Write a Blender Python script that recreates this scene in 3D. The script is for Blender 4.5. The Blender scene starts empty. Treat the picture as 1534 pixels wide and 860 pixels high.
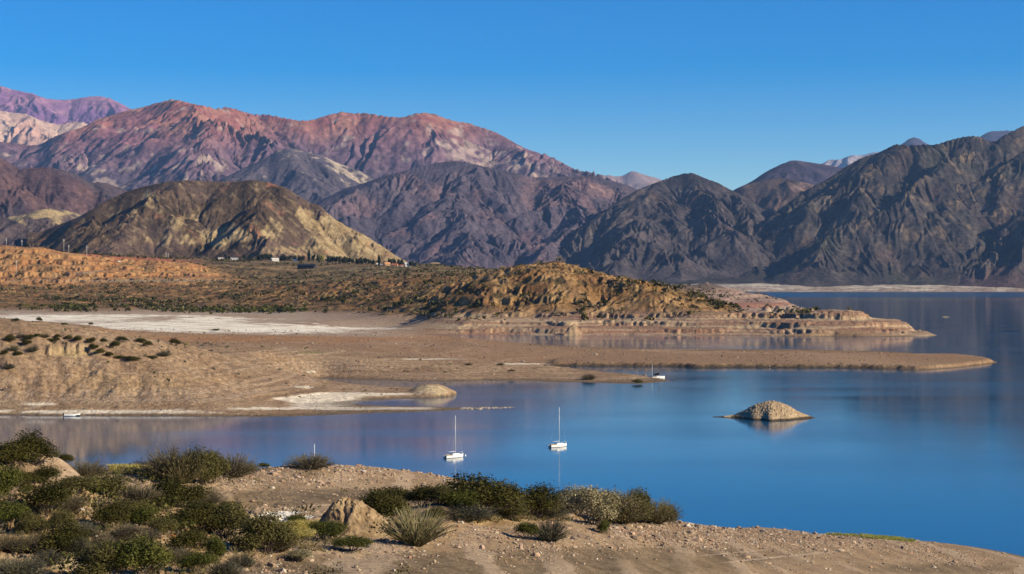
import bpy, math, random
import numpy as np
from mathutils import Vector

# ------------------------------------------------------------------ camera, sky, sun, exposure
S = bpy.context.scene
F, HZ, CH = 2642.0, 424.0, 40.0          # focal length in photo pixels, horizon row, eye height above the lake (m)
cam_data = bpy.data.cameras.new("camera")
cam = bpy.data.objects.new("camera", cam_data)
S.collection.objects.link(cam)
cam.location = (0, 0, CH)
cam.rotation_euler = (math.radians(90), 0, 0)
cam_data.sensor_width = 36.0
cam_data.lens = F / 1534.0 * 36.0
cam_data.shift_y = (HZ - 430.0) / 1534.0
cam_data.clip_start = 1.0
cam_data.clip_end = 80000.0
S.camera = cam

SUN_EL, SUN_AZ = math.radians(26), math.radians(108)     # azimuth clockwise from +Y (view direction)
sun_vec = Vector((math.cos(SUN_EL) * math.sin(SUN_AZ), math.cos(SUN_EL) * math.cos(SUN_AZ), math.sin(SUN_EL)))
world = bpy.data.worlds.new("World"); S.world = world; world.use_nodes = True
nt = world.node_tree; nt.nodes.clear()
sky = nt.nodes.new("ShaderNodeTexSky"); sky.sky_type = 'NISHITA'; sky.sun_disc = False
sky.sun_elevation = SUN_EL; sky.sun_rotation = SUN_AZ
sky.altitude = 900; sky.air_density = 1.0; sky.dust_density = 0.16; sky.ozone_density = 3.7
hs = nt.nodes.new("ShaderNodeHueSaturation"); hs.inputs["Saturation"].default_value = 1.74; hs.inputs["Value"].default_value = 1.1; hs.inputs["Hue"].default_value = 0.515
bg = nt.nodes.new("ShaderNodeBackground"); bg.inputs["Strength"].default_value = 0.071
wo = nt.nodes.new("ShaderNodeOutputWorld")
nt.links.new(sky.outputs[0], hs.inputs["Color"]); nt.links.new(hs.outputs[0], bg.inputs[0]); nt.links.new(bg.outputs[0], wo.inputs[0])
sun_d = bpy.data.lights.new("sun", 'SUN'); sun_d.energy = 5.0; sun_d.angle = math.radians(0.5); sun_d.color = (1.0, 0.85, 0.61)
sun = bpy.data.objects.new("sun", sun_d); S.collection.objects.link(sun)
sun.rotation_euler = sun_vec.to_track_quat('Z', 'Y').to_euler()
S.view_settings.view_transform = 'Standard'; S.view_settings.look = 'None'
S.view_settings.exposure = 0.78; S.view_settings.gamma = 1.0; S.view_settings.use_curve_mapping = False
S.render.engine = 'CYCLES'
S.cycles.max_bounces = 5; S.cycles.diffuse_bounces = 2; S.cycles.glossy_bounces = 3
S.cycles.transmission_bounces = 2; S.cycles.volume_bounces = 0; S.cycles.transparent_max_bounces = 4
S.cycles.caustics_reflective = False; S.cycles.caustics_refractive = False
S.cycles.use_denoising = True

# ------------------------------------------------------------------ helpers: tags, noise, meshes
def tag(o, label=None, cat=None, group=None, kind=None):
    if label: o["label"] = label
    if cat: o["category"] = cat
    if group: o["group"] = group
    if kind: o["kind"] = kind
    return o

def sstep(a, b, x):
    t = np.clip((x - a) / (b - a), 0, 1)
    return t * t * (3 - 2 * t)

def hash2(ix, iy, seed):
    h = (ix.astype(np.int64) * 374761393 + iy.astype(np.int64) * 668265263 + seed * 1442695041) & 0xFFFFFFFF
    h = ((h ^ (h >> 13)) * 1274126177) & 0xFFFFFFFF
    h = ((h ^ (h >> 16)) * 2246822519) & 0xFFFFFFFF
    return (h ^ (h >> 15)) & 0xFFFFFFFF

def gnoise(x, y, seed=0):                      # gradient noise, about -1..1
    x0 = np.floor(x); y0 = np.floor(y); fx = x - x0; fy = y - y0
    u = fx * fx * fx * (fx * (fx * 6 - 15) + 10); v = fy * fy * fy * (fy * (fy * 6 - 15) + 10)
    def g(i, j):
        a = hash2(x0 + i, y0 + j, seed) * (2 * np.pi / 4294967296.0)
        return np.cos(a) * (fx - i) + np.sin(a) * (fy - j)
    return 1.5 * ((g(0, 0) * (1 - u) + g(1, 0) * u) * (1 - v) + (g(0, 1) * (1 - u) + g(1, 1) * u) * v)

def fbm(x, y, o=4, seed=0, gain=0.5):
    s = 0; a = 1; n = 0
    for k in range(o):
        s = s + a * gnoise(x, y, seed + 17 * k); n += a
        x = x * 2.03 + 3.1; y = y * 2.03 + 1.7; a *= gain
    return s / n

def ridged(x, y, o=4, seed=0, gain=0.5):
    s = 0; a = 1; n = 0
    for k in range(o):
        s = s + a * (1 - np.abs(gnoise(x, y, seed + 13 * k))) ** 2; n += a
        x = x * 2.07 + 1.3; y = y * 2.07 + 4.1; a *= gain
    return s / n

def mesh_from(name, co, quads=None, tris=None, col=None, smooth=True):
    me = bpy.data.meshes.new(name)
    co = np.asarray(co, np.float32); me.vertices.add(len(co)); me.vertices.foreach_set("co", co.ravel())
    parts = []; starts = []; totals = []; n = 0
    for f, k in ((quads, 4), (tris, 3)):
        if f is not None and len(f):
            f = np.asarray(f, np.int32); parts.append(f.ravel())
            starts.append(n + np.arange(len(f), dtype=np.int32) * k); totals.append(np.full(len(f), k, np.int32)); n += f.size
    li = np.concatenate(parts); st = np.concatenate(starts)
    me.loops.add(len(li)); me.loops.foreach_set("vertex_index", li)
    me.polygons.add(len(st)); me.polygons.foreach_set("loop_start", st)
    me.polygons.foreach_set("use_smooth", np.full(len(st), smooth, bool))
    me.update(calc_edges=True); me.validate()
    if col is not None:
        at = me.attributes.new("Col", 'FLOAT_COLOR', 'POINT')
        c = np.ones((len(co), 4), np.float32); c[:, :3] = col; at.data.foreach_set("color", c.ravel())
    return me

def obj(name, me, mat, parent=None):
    o = bpy.data.objects.new(name, me); S.collection.objects.link(o)
    if mat is not None and not me.materials: me.materials.append(mat)
    if parent is not None: o.parent = parent
    return o

def grid_quads(nr, nc):
    i = np.arange(nr * nc, dtype=np.int32).reshape(nr, nc)
    return np.stack([i[:-1, :-1].ravel(), i[:-1, 1:].ravel(), i[1:, 1:].ravel(), i[1:, :-1].ravel()], 1)

def XYZ(px, py, Y): return ((px - 767.0) / F * Y, Y, CH - (py - HZ) / F * Y)
def W(px, py):
    Y = F * CH / (py - HZ); return ((px - 767.0) / F * Y, Y)

class Land:                                    # a height field on a fan-shaped grid
    def __init__(s, u, Y):
        s.u, s.Yr = u, Y
        s.U, s.Y = np.meshgrid(u, Y); s.X = (s.U - 767.0) / F * s.Y
        s.z = np.zeros_like(s.X)
    def grad(s, z=None):
        z = s.z if z is None else z
        dzu = np.gradient(z, s.u, axis=1); dzY = np.gradient(z, s.Yr, axis=0)
        gx = dzu * F / s.Y; gy = dzY - gx * (s.U - 767.0) / F
        return gx, gy
    def py(s): return HZ + F * (CH - s.z) / s.Y
    def at(s, px, Y):
        i = np.interp(px, s.u, np.arange(len(s.u))); j = np.interp(Y, s.Yr, np.arange(len(s.Yr)))
        i0 = min(int(i), len(s.u) - 2); j0 = min(int(j), len(s.Yr) - 2); a = i - i0; b = j - j0
        z = s.z
        return float((z[j0, i0] * (1 - a) + z[j0, i0 + 1] * a) * (1 - b) + (z[j0 + 1, i0] * (1 - a) + z[j0 + 1, i0 + 1] * a) * b)
    def pick(s, px, py):                       # where the sight line through a pixel first meets this land
        c = int(np.argmin(np.abs(s.u - px))); p = HZ + F * (CH - s.z[:, c]) / s.Yr
        k = np.nonzero(p <= py)[0]; j = int(k[0]) if len(k) else int(np.argmin(p))
        Y = float(s.Yr[j])
        if 0 < j and p[j - 1] > p[j]: Y = float(np.interp(py, [p[j], p[j - 1]], [s.Yr[j], s.Yr[j - 1]]))
        return (px - 767.0) / F * Y, Y, s.at(px, Y)
    def build(s, name, mat, col):
        co = np.stack([s.X.ravel(), s.Y.ravel(), s.z.ravel()], 1)
        return obj(name, mesh_from(name, co, grid_quads(*s.z.shape), col=col.reshape(-1, 3)), mat)

def erode(L, lam, amp, mask, octs=4, gain=0.5, seed=0, damp=1.0):      # slope-aligned gullies, coarse to fine
    for o in range(octs):
        gx, gy = L.grad(); m = np.sqrt(gx * gx + gy * gy) + 1e-6
        k = np.minimum(m / 0.25, 1.0)
        dx, dy = -gy / m * k, gx / m * k
        px, pY = L.X / lam, L.Y / lam
        ix, iy = np.floor(px), np.floor(pY); fx, fy = px - ix, pY - iy
        va = np.zeros_like(px); wt = np.zeros_like(px)
        for i in (-1, 0, 1):
            for j in (-1, 0, 1):
                h1 = hash2(ix + i, iy + j, seed + o * 31) / 4294967296.0; h2 = hash2(ix + i, iy + j, seed + 7 + o * 31) / 4294967296.0
                ax = fx - i - h1; ay = fy - j - h2
                w = np.exp(-2.2 * (ax * ax + ay * ay)); wt += w
                va += w * np.cos((ax * dx + ay * dy) * 2 * np.pi)
        L.z = L.z + (va / wt - 0.25) * amp * lam * mask * k
        lam *= gain; amp *= damp

def tps(pts, vals, reg=1e-6):
    P = np.asarray(pts, float); n = len(P)
    d = ((P[:, None] - P[None]) ** 2).sum(-1); K = 0.5 * d * np.log(d + 1e-12) + reg * np.eye(n)
    A = np.zeros((n + 3, n + 3)); A[:n, :n] = K; A[:n, n] = 1; A[:n, n + 1:] = P; A[n:, :n] = A[:n, n:].T
    w = np.linalg.solve(A, np.concatenate([np.asarray(vals, float), np.zeros(3)]))
    def f(x, y):
        r = w[n] + w[n + 1] * x + w[n + 2] * y
        for i in range(n):
            d = (x - P[i, 0]) ** 2 + (y - P[i, 1]) ** 2
            r = r + w[i] * 0.5 * d * np.log(d + 1e-12)
        return r
    return f

def coarse(f, L, su=4, sr=3):                  # evaluate on a thinned grid, then interpolate
    iu = np.unique(np.append(np.arange(0, len(L.u), su), len(L.u) - 1)); ir = np.unique(np.append(np.arange(0, len(L.Yr), sr), len(L.Yr) - 1))
    z = f(L.U[np.ix_(ir, iu)], L.Y[np.ix_(ir, iu)])
    t = np.stack([np.interp(np.arange(len(L.u)), iu, r) for r in z])
    out = np.empty_like(L.X)
    pos = np.interp(np.arange(len(L.Yr)), ir, np.arange(len(ir))); j = np.minimum(pos.astype(int), len(ir) - 2); b = (pos - j)[:, None]
    return t[j] * (1 - b) + t[j + 1] * b

def sdf(poly, x, y):                           # >0 inside
    poly = np.asarray(poly, float); n = len(poly)
    d = np.full(x.shape, 1e18); ins = np.zeros(x.shape, bool)
    for i in range(n):
        ax, ay = poly[i]; bx, by = poly[(i + 1) % n]
        ex, ey = bx - ax, by - ay; wx, wy = x - ax, y - ay
        t = np.clip((wx * ex + wy * ey) / (ex * ex + ey * ey + 1e-12), 0, 1)
        d = np.minimum(d, (wx - ex * t) ** 2 + (wy - ey * t) ** 2)
        c = (ay <= y) != (by <= y)
        if ey != 0: ins ^= c & (x < ax + (y - ay) / ey * ex)
    d = np.sqrt(d); return np.where(ins, d, -d)

def mixc(a, b, t):
    a = np.asarray(a, float); b = np.asarray(b, float); return a + (b - a) * t[..., None]

def blob(U, PY, px, py, rx, ry, rot=0.0):
    c, s_ = math.cos(rot), math.sin(rot); a = (U - px); b = (PY - py)
    return np.exp(-(((a * c + b * s_) / rx) ** 2 + ((-a * s_ + b * c) / ry) ** 2))

# ------------------------------------------------------------------ materials
def mat_new(name):
    m = bpy.data.materials.new(name); m.use_nodes = True
    n = m.node_tree; b = n.nodes["Principled BSDF"]; b.inputs["Roughness"].default_value = 0.9
    b.inputs["Specular IOR Level"].default_value = 0.15
    return m, n, b

def terrain_mat(name, s1, s2, var=0.35, bump=0.5, dist=0.3):
    m, n, b = mat_new(name)
    at = n.nodes.new("ShaderNodeAttribute"); at.attribute_name = "Col"
    geo = n.nodes.new("ShaderNodeNewGeometry")
    n1 = n.nodes.new("ShaderNodeTexNoise"); n1.inputs["Scale"].default_value = s1; n1.inputs["Detail"].default_value = 6; n1.inputs["Roughness"].default_value = 0.65
    n2 = n.nodes.new("ShaderNodeTexNoise"); n2.inputs["Scale"].default_value = s2; n2.inputs["Detail"].default_value = 5; n2.inputs["Roughness"].default_value = 0.7
    for k in (n1, n2): n.links.new(geo.outputs["Position"], k.inputs["Vector"])
    mr = n.nodes.new("ShaderNodeMapRange"); mr.inputs[1].default_value = 0.3; mr.inputs[2].default_value = 0.7
    mr.inputs[3].default_value = 0.74 * (1 - var); mr.inputs[4].default_value = 0.74 * (1 + var)
    n.links.new(n1.outputs["Fac"], mr.inputs[0])
    mx = n.nodes.new("ShaderNodeVectorMath"); mx.operation = 'SCALE'
    n.links.new(at.outputs["Color"], mx.inputs[0]); n.links.new(mr.outputs[0], mx.inputs["Scale"])
    n.links.new(mx.outputs[0], b.inputs["Base Color"])
    bp = n.nodes.new("ShaderNodeBump"); bp.inputs["Strength"].default_value = bump; bp.inputs["Distance"].default_value = dist
    n.links.new(n2.outputs["Fac"], bp.inputs["Height"]); n.links.new(bp.outputs[0], b.inputs["Normal"])
    b.inputs["Roughness"].default_value = 0.95; b.inputs["Specular IOR Level"].default_value = 0.05
    return m

def flat_mat(name, col, rough=0.6, var=0.12, scale=3.0, spec=0.3):
    m, n, b = mat_new(name)
    tc = n.nodes.new("ShaderNodeTexCoord"); nz = n.nodes.new("ShaderNodeTexNoise"); nz.inputs["Scale"].default_value = scale; nz.inputs["Detail"].default_value = 4
    n.links.new(tc.outputs["Object"], nz.inputs["Vector"])
    r = n.nodes.new("ShaderNodeMapRange"); r.inputs[1].default_value = 0.25; r.inputs[2].default_value = 0.75; r.inputs[3].default_value = 1 - var; r.inputs[4].default_value = 1 + var
    n.links.new(nz.outputs["Fac"], r.inputs[0])
    v = n.nodes.new("ShaderNodeVectorMath"); v.operation = 'SCALE'; v.inputs[0].default_value = col[:3]
    n.links.new(r.outputs[0], v.inputs["Scale"]); n.links.new(v.outputs[0], b.inputs["Base Color"])
    b.inputs["Roughness"].default_value = rough; b.inputs["Specular IOR Level"].default_value = spec
    return m

def leaf_mat(name):
    m, n, b = mat_new(name)
    at = n.nodes.new("ShaderNodeAttribute"); at.attribute_name = "Col"
    n.links.new(at.outputs["Color"], b.inputs["Base Color"]); b.inputs["Roughness"].default_value = 0.75
    tr = n.nodes.new("ShaderNodeBsdfTranslucent"); n.links.new(at.outputs["Color"], tr.inputs["Color"])
    mx = n.nodes.new("ShaderNodeMixShader"); mx.inputs[0].default_value = 0.2
    out = n.nodes["Material Output"]
    n.links.new(b.outputs[0], mx.inputs[1]); n.links.new(tr.outputs[0], mx.inputs[2]); n.links.new(mx.outputs[0], out.inputs["Surface"])
    return m

M_far = terrain_mat("far_rock", 0.014, 0.035, 0.4, 0.6, 20.0)
M_mtn = terrain_mat("mountain_rock", 0.045, 0.07, 0.5, 0.8, 10.0)
M_hill = terrain_mat("hill_rock", 0.09, 0.15, 0.4, 0.8, 4.0)
M_mid = terrain_mat("shore_earth", 0.5, 0.7, 0.45, 0.9, 1.1)
M_fore = terrain_mat("stony_earth", 3.0, 5.0, 0.35, 0.7, 0.10)
M_stone = terrain_mat("loose_stone", 4.0, 9.0, 0.25, 0.5, 0.05)
M_leaf = leaf_mat("foliage")
M_bark = flat_mat("bark", (0.13, 0.1, 0.075), 0.9, 0.3, 8)

# ------------------------------------------------------------------ mountains
class Mtn(Land): pass

def mountain(name, label, sky, D, u0, u1, du, Y0, dY, Y1, slope, zf, colour, mat, spur=(8, 0.55, (0.0, -1.0), 0.5), ero=(300, 0.1, 4), wander=0.03, seed=1, stop=0, extra=()):
    L = Mtn(np.arange(u0, u1 + du, du), np.arange(Y0, Y1 + dY, dY))
    rnd = random.Random(seed)
    sk = np.array(sky, float)
    us = np.arange(sk[0, 0], sk[-1, 0] + 1, max(3.0, (sk[-1, 0] - sk[0, 0]) / 110.0))
    ps = np.interp(us, sk[:, 0], sk[:, 1])
    Yc = D * (1 + wander * gnoise(us / 120.0, us * 0 + seed * 3.7, seed))
    zc = CH - (ps - HZ) / F * Yc; xc = (us - 767.0) / F * Yc
    R = [(xc[i], Yc[i], zc[i]) for i in range(len(us))]
    n, ss, (bx, by), jit = spur
    def walk(x, y, z, dx, dy, sl, depth):
        st = D * 0.006; k = 0; ph = rnd.uniform(0, 6)
        while z > zf(x, y) and k < 90 and y > Y0 + stop:
            a = math.sin(k * 0.35 + ph) * 0.35
            x += (dx * math.cos(a) - dy * math.sin(a)) * st; y += (dx * math.sin(a) + dy * math.cos(a)) * st
            z -= sl * st * (0.45 + 1.1 * rnd.random()); R.append((x, y, z)); k += 1
            if depth < 2 and k > 3 and rnd.random() < 0.10:
                t = math.atan2(dy, dx) + rnd.choice((-1, 1)) * rnd.uniform(0.5, 0.95)
                walk(x, y, z - 0.02 * st, math.cos(t), math.sin(t), sl * 1.2, depth + 1)
    for q in range(n):
        i = int((q + rnd.uniform(0.15, 0.85)) / n * (len(us) - 1))
        t = math.atan2(by, bx) + rnd.gauss(0, jit)
        walk(xc[i], Yc[i], zc[i], math.cos(t), math.sin(t), ss * rnd.uniform(0.85, 1.15), 0)
    for (pts) in extra:
        q = [XYZ(*p) for p in pts]
        for a, b in zip(q[:-1], q[1:]):
            for t in np.linspace(0, 1, 12): R.append(tuple(np.array(a) * (1 - t) + np.array(b) * t))
    w = D * 0.012
    wx = L.X + w * fbm(L.X / (w * 5), L.Y / (w * 5), 3, seed + 5); wy = L.Y + w * fbm(L.X / (w * 5), L.Y / (w * 5), 3, seed + 9)
    z = np.full(L.X.shape, -1e5)
    sl = slope * (1 + 0.25 * fbm(L.X / (w * 8), L.Y / (w * 8), 2, seed + 2))
    for (x, y, h) in R:
        d = np.sqrt((wx - x) ** 2 + (wy - y) ** 2 + (D * 0.0012) ** 2)
        np.maximum(z, h - sl * d, out=z)
    fl = zf(L.X, L.Y)
    k = D * 0.004
    hh = np.clip(0.5 + 0.5 * (z - fl) / k, 0, 1); z = fl * (1 - hh) + z * hh + k * hh * (1 - hh)
    L.z = z; mask = sstep(0, 1, (z - fl) / (D * 0.012)) * (0.22 + 0.78 * sstep(0.004, 0.028, np.abs(L.Y - np.interp(L.u, us, Yc)[None]) / D))
    erode(L, ero[0], ero[1], mask, ero[2], 0.5, seed, 0.88)
    L.z = L.z + ero[0] * mask * (0.035 * fbm(L.X / (ero[0] * 0.25), L.Y / (ero[0] * 0.25), 3, seed + 40) + 0.018 * fbm(L.X / (ero[0] * 0.07), L.Y / (ero[0] * 0.07), 3, seed + 43))
    tgt = np.interp(L.u, sk[:, 0], sk[:, 1]) 
    fade = sstep(sk[0, 0] - 40, sk[0, 0], L.u) * (1 - sstep(sk[-1, 0], sk[-1, 0] + 40, L.u))
    for it in range(3):
        e = (L.z - CH) / L.Y; j = np.argmax(e, 0); c = np.arange(len(L.u))
        zz = L.z[j, c]; YY = L.Y[j, c]; want = CH + (HZ - tgt) / F * YY; f0 = fl[j, c]
        f = np.clip((want - f0) / np.maximum(zz - f0, D * 0.002), 0.3, 1.8); f = 1 + (f - 1) * fade
        kw = int(14 / du) * 2 + 1; kk = np.hanning(kw + 2)[1:-1]; kk /= kk.sum()
        f = np.convolve(np.pad(f, kw, mode='edge'), kk, 'same')[kw:-kw]
        L.z = fl + (L.z - fl) * f[None, :]
    gx, gy = L.grad(); L.sl = np.sqrt(gx * gx + gy * gy); L.gx, L.gy = gx, gy
    L.fl = fl; L.PY = L.py()
    o = L.build(name, mat, np.clip(colour(L, seed), 0.01, 0.9))
    tag(o, label, "mountain", kind="structure")
    return L

def N(L, s, o=4, seed=0, ax=1.0): return fbm(L.X / s, L.Y / (s * ax), o, seed)

SKY_K = [(1040, 402), (1060, 388), (1090, 368), (1120, 345), (1150, 325), (1166, 315), (1186, 300), (1209, 284), (1241, 267.6), (1270, 248), (1290, 236.7), (1316, 228.6), (1342, 216), (1362, 218), (1384, 216.5), (1401, 217), (1420, 210.7), (1443, 205), (1459, 203.5), (1472, 206.5), (1485, 213), (1492, 210.7), (1508, 201), (1521, 194.4), (1534, 188), (1580, 178), (1640, 190), (1700, 185), (1800, 200), (1900, 215)]
SKY_E = [(770, 412), (800, 395), (826, 375), (863, 343.6), (904, 317.4), (925, 301.7), (957, 283.4), (983, 273.5), (1009, 263.8), (1030, 259), (1040, 259.9), (1061, 269), (1074, 273), (1088, 280.8), (1108, 291), (1125, 301), (1150, 318), (1180, 340), (1215, 368), (1250, 395), (1280, 408)]
SKY_G2 = [(1060, 320), (1090, 295), (1114, 278), (1137, 271.6), (1161, 267), (1179, 267.7), (1200, 272), (1215, 276), (1250, 290), (1300, 310)]
SKY_G = [(1080, 300), (1099, 284.5), (1124, 273), (1148, 257), (1171, 245.5), (1189, 239.7), (1205, 242), (1235, 246.5), (1257, 250.7), (1290, 256), (1350, 270)]
SKY_D = [(440, 318), (470, 301), (489, 296), (515, 283), (546, 274), (583, 261), (614, 254), (635, 249), (656, 244), (675, 241.5), (693, 242), (714, 246.5), (740, 253), (766, 258), (800, 265.5), (839, 265), (865, 263), (886, 263), (910, 269), (936, 276), (954, 283.4), (990, 300), (1040, 330)]
SKY_C = [(-120, 245), (-60, 228), (0, 212), (50, 218), (63, 215), (78, 206), (99, 198), (125, 190), (146, 178.5), (170, 172), (196, 164), (214, 160.7), (230, 155.5), (246, 151.8), (257, 148.7), (272, 151), (288, 155.5), (308, 158.9), (324, 163.6), (337, 160.7), (348, 162), (366, 168), (384, 172), (400, 171.5), (421, 176), (449, 181), (468, 179.8), (486, 173.8), (512, 167.5), (531, 170), (549, 169.3), (567, 172.7), (583, 175), (604, 175.9), (622, 170), (638, 169), (651, 171), (669, 178), (685, 182.4), (701, 184), (714, 189), (729, 193), (748, 200.7), (766, 211), (784, 220.9), (800, 227), (821, 232.4), (839, 241.6), (855, 250.7), (873, 256.7), (889, 257.8), (904, 265), (940, 280), (980, 300)]
SKY_N = [(310, 285), (332, 268), (365, 252), (400, 236), (415, 225.6), (434, 221.7), (455, 226), (480, 232), (505, 244), (530, 253), (546, 259), (556, 266), (575, 285), (600, 310)]
SKY_L = [(-150, 215), (-60, 222), (0, 236), (10, 241), (29, 254), (47, 251.7), (65, 250), (86, 253), (110, 259.6), (125, 267), (136, 274), (152, 272.7), (170, 278), (186, 284), (215, 300), (250, 325)]
SKY_M = [(60, 348), (90, 336), (118, 325), (146, 309), (167, 297.5), (193, 285.7), (222, 278), (248, 272.7), (274, 270), (308, 271), (340, 272.7), (379, 269.5), (400, 272.5), (426, 280.5), (444, 291), (457, 300), (467, 305), (480, 308), (493, 322), (519, 339), (546, 352), (569, 366.7), (598, 386), (620, 397)]
SKY_M2 = [(-150, 335), (-60, 330), (0, 327), (21, 323.5), (42, 318), (73, 311.8), (94, 314), (115, 318), (140, 326), (170, 338), (210, 352)]
SKY_A = [(-120, 115), (-60, 120), (0, 128), (18, 134), (50, 140.5), (65, 146.5), (78, 149), (97, 149.7), (115, 148), (131, 145), (146, 144), (160, 145.8), (175, 152), (196, 163), (230, 180), (260, 195)]
SKY_B = [(-120, 160), (-60, 162), (0, 165.4), (16, 168.5), (39, 170.6), (60, 180), (84, 186), (91, 186.5), (105, 183), (123, 182.7), (140, 190), (180, 210)]
SKY_F = [(860, 275), (899, 262.5), (915, 263), (931, 264.6), (941, 258.6), (950, 256), (962, 261), (978, 265), (992, 269.8), (1020, 280), (1060, 292)]
SKY_H = [(1210, 255), (1235, 243), (1244, 239), (1257, 239), (1267, 236.7), (1274, 231.8), (1287, 233.5), (1303, 229.6), (1316, 227), (1340, 235)]
SKY_I = [(1330, 228), (1352, 215), (1362, 208), (1371, 205), (1388, 215), (1410, 226)]
SKY_J = [(1455, 212), (1472, 202.5), (1482, 197), (1513, 195.4), (1540, 200), (1580, 205)]

def floor_far(x, y):                                     # alluvial apron behind the far beach
    return np.interp(y, [7000, 8000, 8120, 8190, 8380, 8800, 9600, 12000], [-6, -3, 0, 12, 28, 66, 92, 130])
def flat_floor(z): return lambda x, y: np.zeros_like(np.asarray(x, float)) + z

def apron(L, c, seed):                                   # pale beach strip and dark scrub on the apron
    on = 1 - sstep(5, 45, L.z - L.fl)
    n = N(L, 90, 4, seed + 60)
    scr = mixc((0.045, 0.042, 0.04), (0.085, 0.07, 0.062), sstep(-0.2, 0.5, n))
    c = c * (1 - on[..., None]) + scr * on[..., None]
    b = (1 - sstep(8300, 8420, L.Y + 90 * N(L, 260, 3, seed + 61) - 60 * sstep(1300, 1500, L.U) + 50 * sstep(1100, 1300, L.U) * 0))
    beach = mixc((0.36, 0.28, 0.21), (0.62, 0.55, 0.43), sstep(-0.25, 0.3, N(L, 140, 3, seed + 62, 0.3) + 0.002 * (L.Y - 8230)))
    return c * (1 - (b * on)[..., None]) + beach * (b * on)[..., None]

def col_K(L, sd):
    t = np.clip((L.z - L.fl) / 800, 0, 1)
    c = mixc((0.045, 0.04, 0.043), (0.105, 0.088, 0.08), sstep(-0.35, 0.45, N(L, 130, 6, sd)))
    c = mixc(c, (0.1, 0.068, 0.062), 0.7 * sstep(0.12, 0.5, N(L, 330, 4, sd + 3)))
    c = mixc(c, (0.06, 0.062, 0.045), 0.6 * sstep(0.1, 0.5, N(L, 420, 4, sd + 4)))
    tan = sstep(0.25, 0.55, N(L, 110, 5, sd + 8) + 0.25 * sstep(0.7, 1.1, L.sl)) * sstep(0.1, 0.3, t)
    c = mixc(c, (0.2, 0.145, 0.095), 0.7 * tan)
    c = mixc(c, (0.13, 0.075, 0.07), 0.8 * (1 - sstep(0.02, 0.16, t)) * sstep(-0.2, 0.3, N(L, 300, 3, sd + 9)) * sstep(1400, 1500, L.U))
    return c

def col_E(L, sd):
    t = np.clip((L.z - L.fl) / 600, 0, 1)
    c = mixc((0.05, 0.044, 0.05), (0.108, 0.088, 0.088), sstep(-0.35, 0.45, N(L, 150, 5, sd)))
    c = mixc(c, (0.11, 0.075, 0.07), 0.7 * sstep(0.1, 0.5, N(L, 320, 4, sd + 3)))
    st = sstep(0.25, 0.6, fbm(L.X / 45, L.Y / 400, 4, sd + 8)) * sstep(0.15, 0.4, t)
    c = mixc(c, (0.22, 0.17, 0.14), 0.6 * st)
    return c

def col_D(L, sd):
    t = np.clip((L.z - 60) / 700, 0, 1)
    c = mixc((0.075, 0.063, 0.09), (0.128, 0.1, 0.125), sstep(-0.4, 0.4, N(L, 300, 5, sd)))
    pk = sstep(0.05, 0.4, N(L, 260, 5, sd + 5) + 0.35 * (blob(L.U, L.PY, 860, 285, 60, 14, 0.25) + blob(L.U, L.PY, 640, 290, 60, 10)))
    c = mixc(c, (0.21, 0.13, 0.135), 0.6 * pk)
    c = mixc(c, (0.22, 0.085, 0.085), 0.8 * (1 - sstep(0.02, 0.13, t)) * sstep(-0.2, 0.2, N(L, 240, 3, sd + 6)))
    c = mixc(c, (0.34, 0.22, 0.19), 0.8 * blob(L.U, L.PY, 900, 285, 45, 5, 0.3) * sstep(-0.2, 0.2, N(L, 90, 3, sd + 8)))
    return c

def col_C(L, sd):
    n1 = N(L, 500, 5, sd); n2 = N(L, 220, 5, sd + 3)
    hi = sstep(232, 172, L.PY + 22 * n1)
    c = mixc((0.14, 0.088, 0.125), (0.21, 0.128, 0.165), sstep(-0.35, 0.35, n2))
    red = mixc((0.34, 0.125, 0.1), (0.42, 0.2, 0.13), sstep(-0.3, 0.3, n2))
    c = mixc(c, red, 0.85 * hi)
    c = mixc(c, (0.27, 0.115, 0.15), 0.75 * sstep(0.05, 0.4, N(L, 700, 4, sd + 11)) * sstep(250, 190, L.PY))
    ol = sstep(240, 275, L.PY + 25 * n1)
    c = mixc(c, (0.1, 0.082, 0.115), 0.75 * ol)
    pale = sstep(0.15, 0.42, N(L, 130, 5, sd + 7) + 0.42 * (blob(L.U, L.PY, 145, 262, 45, 14, 0.6) + blob(L.U, L.PY, 690, 225, 40, 25, 0.6) + blob(L.U, L.PY, 780, 250, 60, 18, 0.3) + 0.7 * blob(L.U, L.PY, 290, 250, 60, 12)) - 0.05)
    c = mixc(c, (0.46, 0.35, 0.29), 0.75 * pale)
    return c

def col_N(L, sd):
    n = N(L, 200, 5, sd)
    c = mixc((0.082, 0.072, 0.1), (0.13, 0.105, 0.125), sstep(-0.3, 0.4, n))
    pl = sstep(0.1, 0.45, N(L, 90, 5, sd + 4) + 0.75 * blob(L.U, L.PY, 515, 253, 50, 13, 0.55) + 0.3 * blob(L.U, L.PY, 432, 228, 20, 8) - 0.22)
    return mixc(c, (0.52, 0.42, 0.31), 0.85 * pl)

def col_L(L, sd):
    c = mixc((0.085, 0.052, 0.062), (0.15, 0.088, 0.085), sstep(-0.35, 0.4, N(L, 180, 5, sd)))
    return mixc(c, (0.085, 0.07, 0.085), 0.7 * sstep(0.0, 0.4, N(L, 400, 3, sd + 3)))

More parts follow.
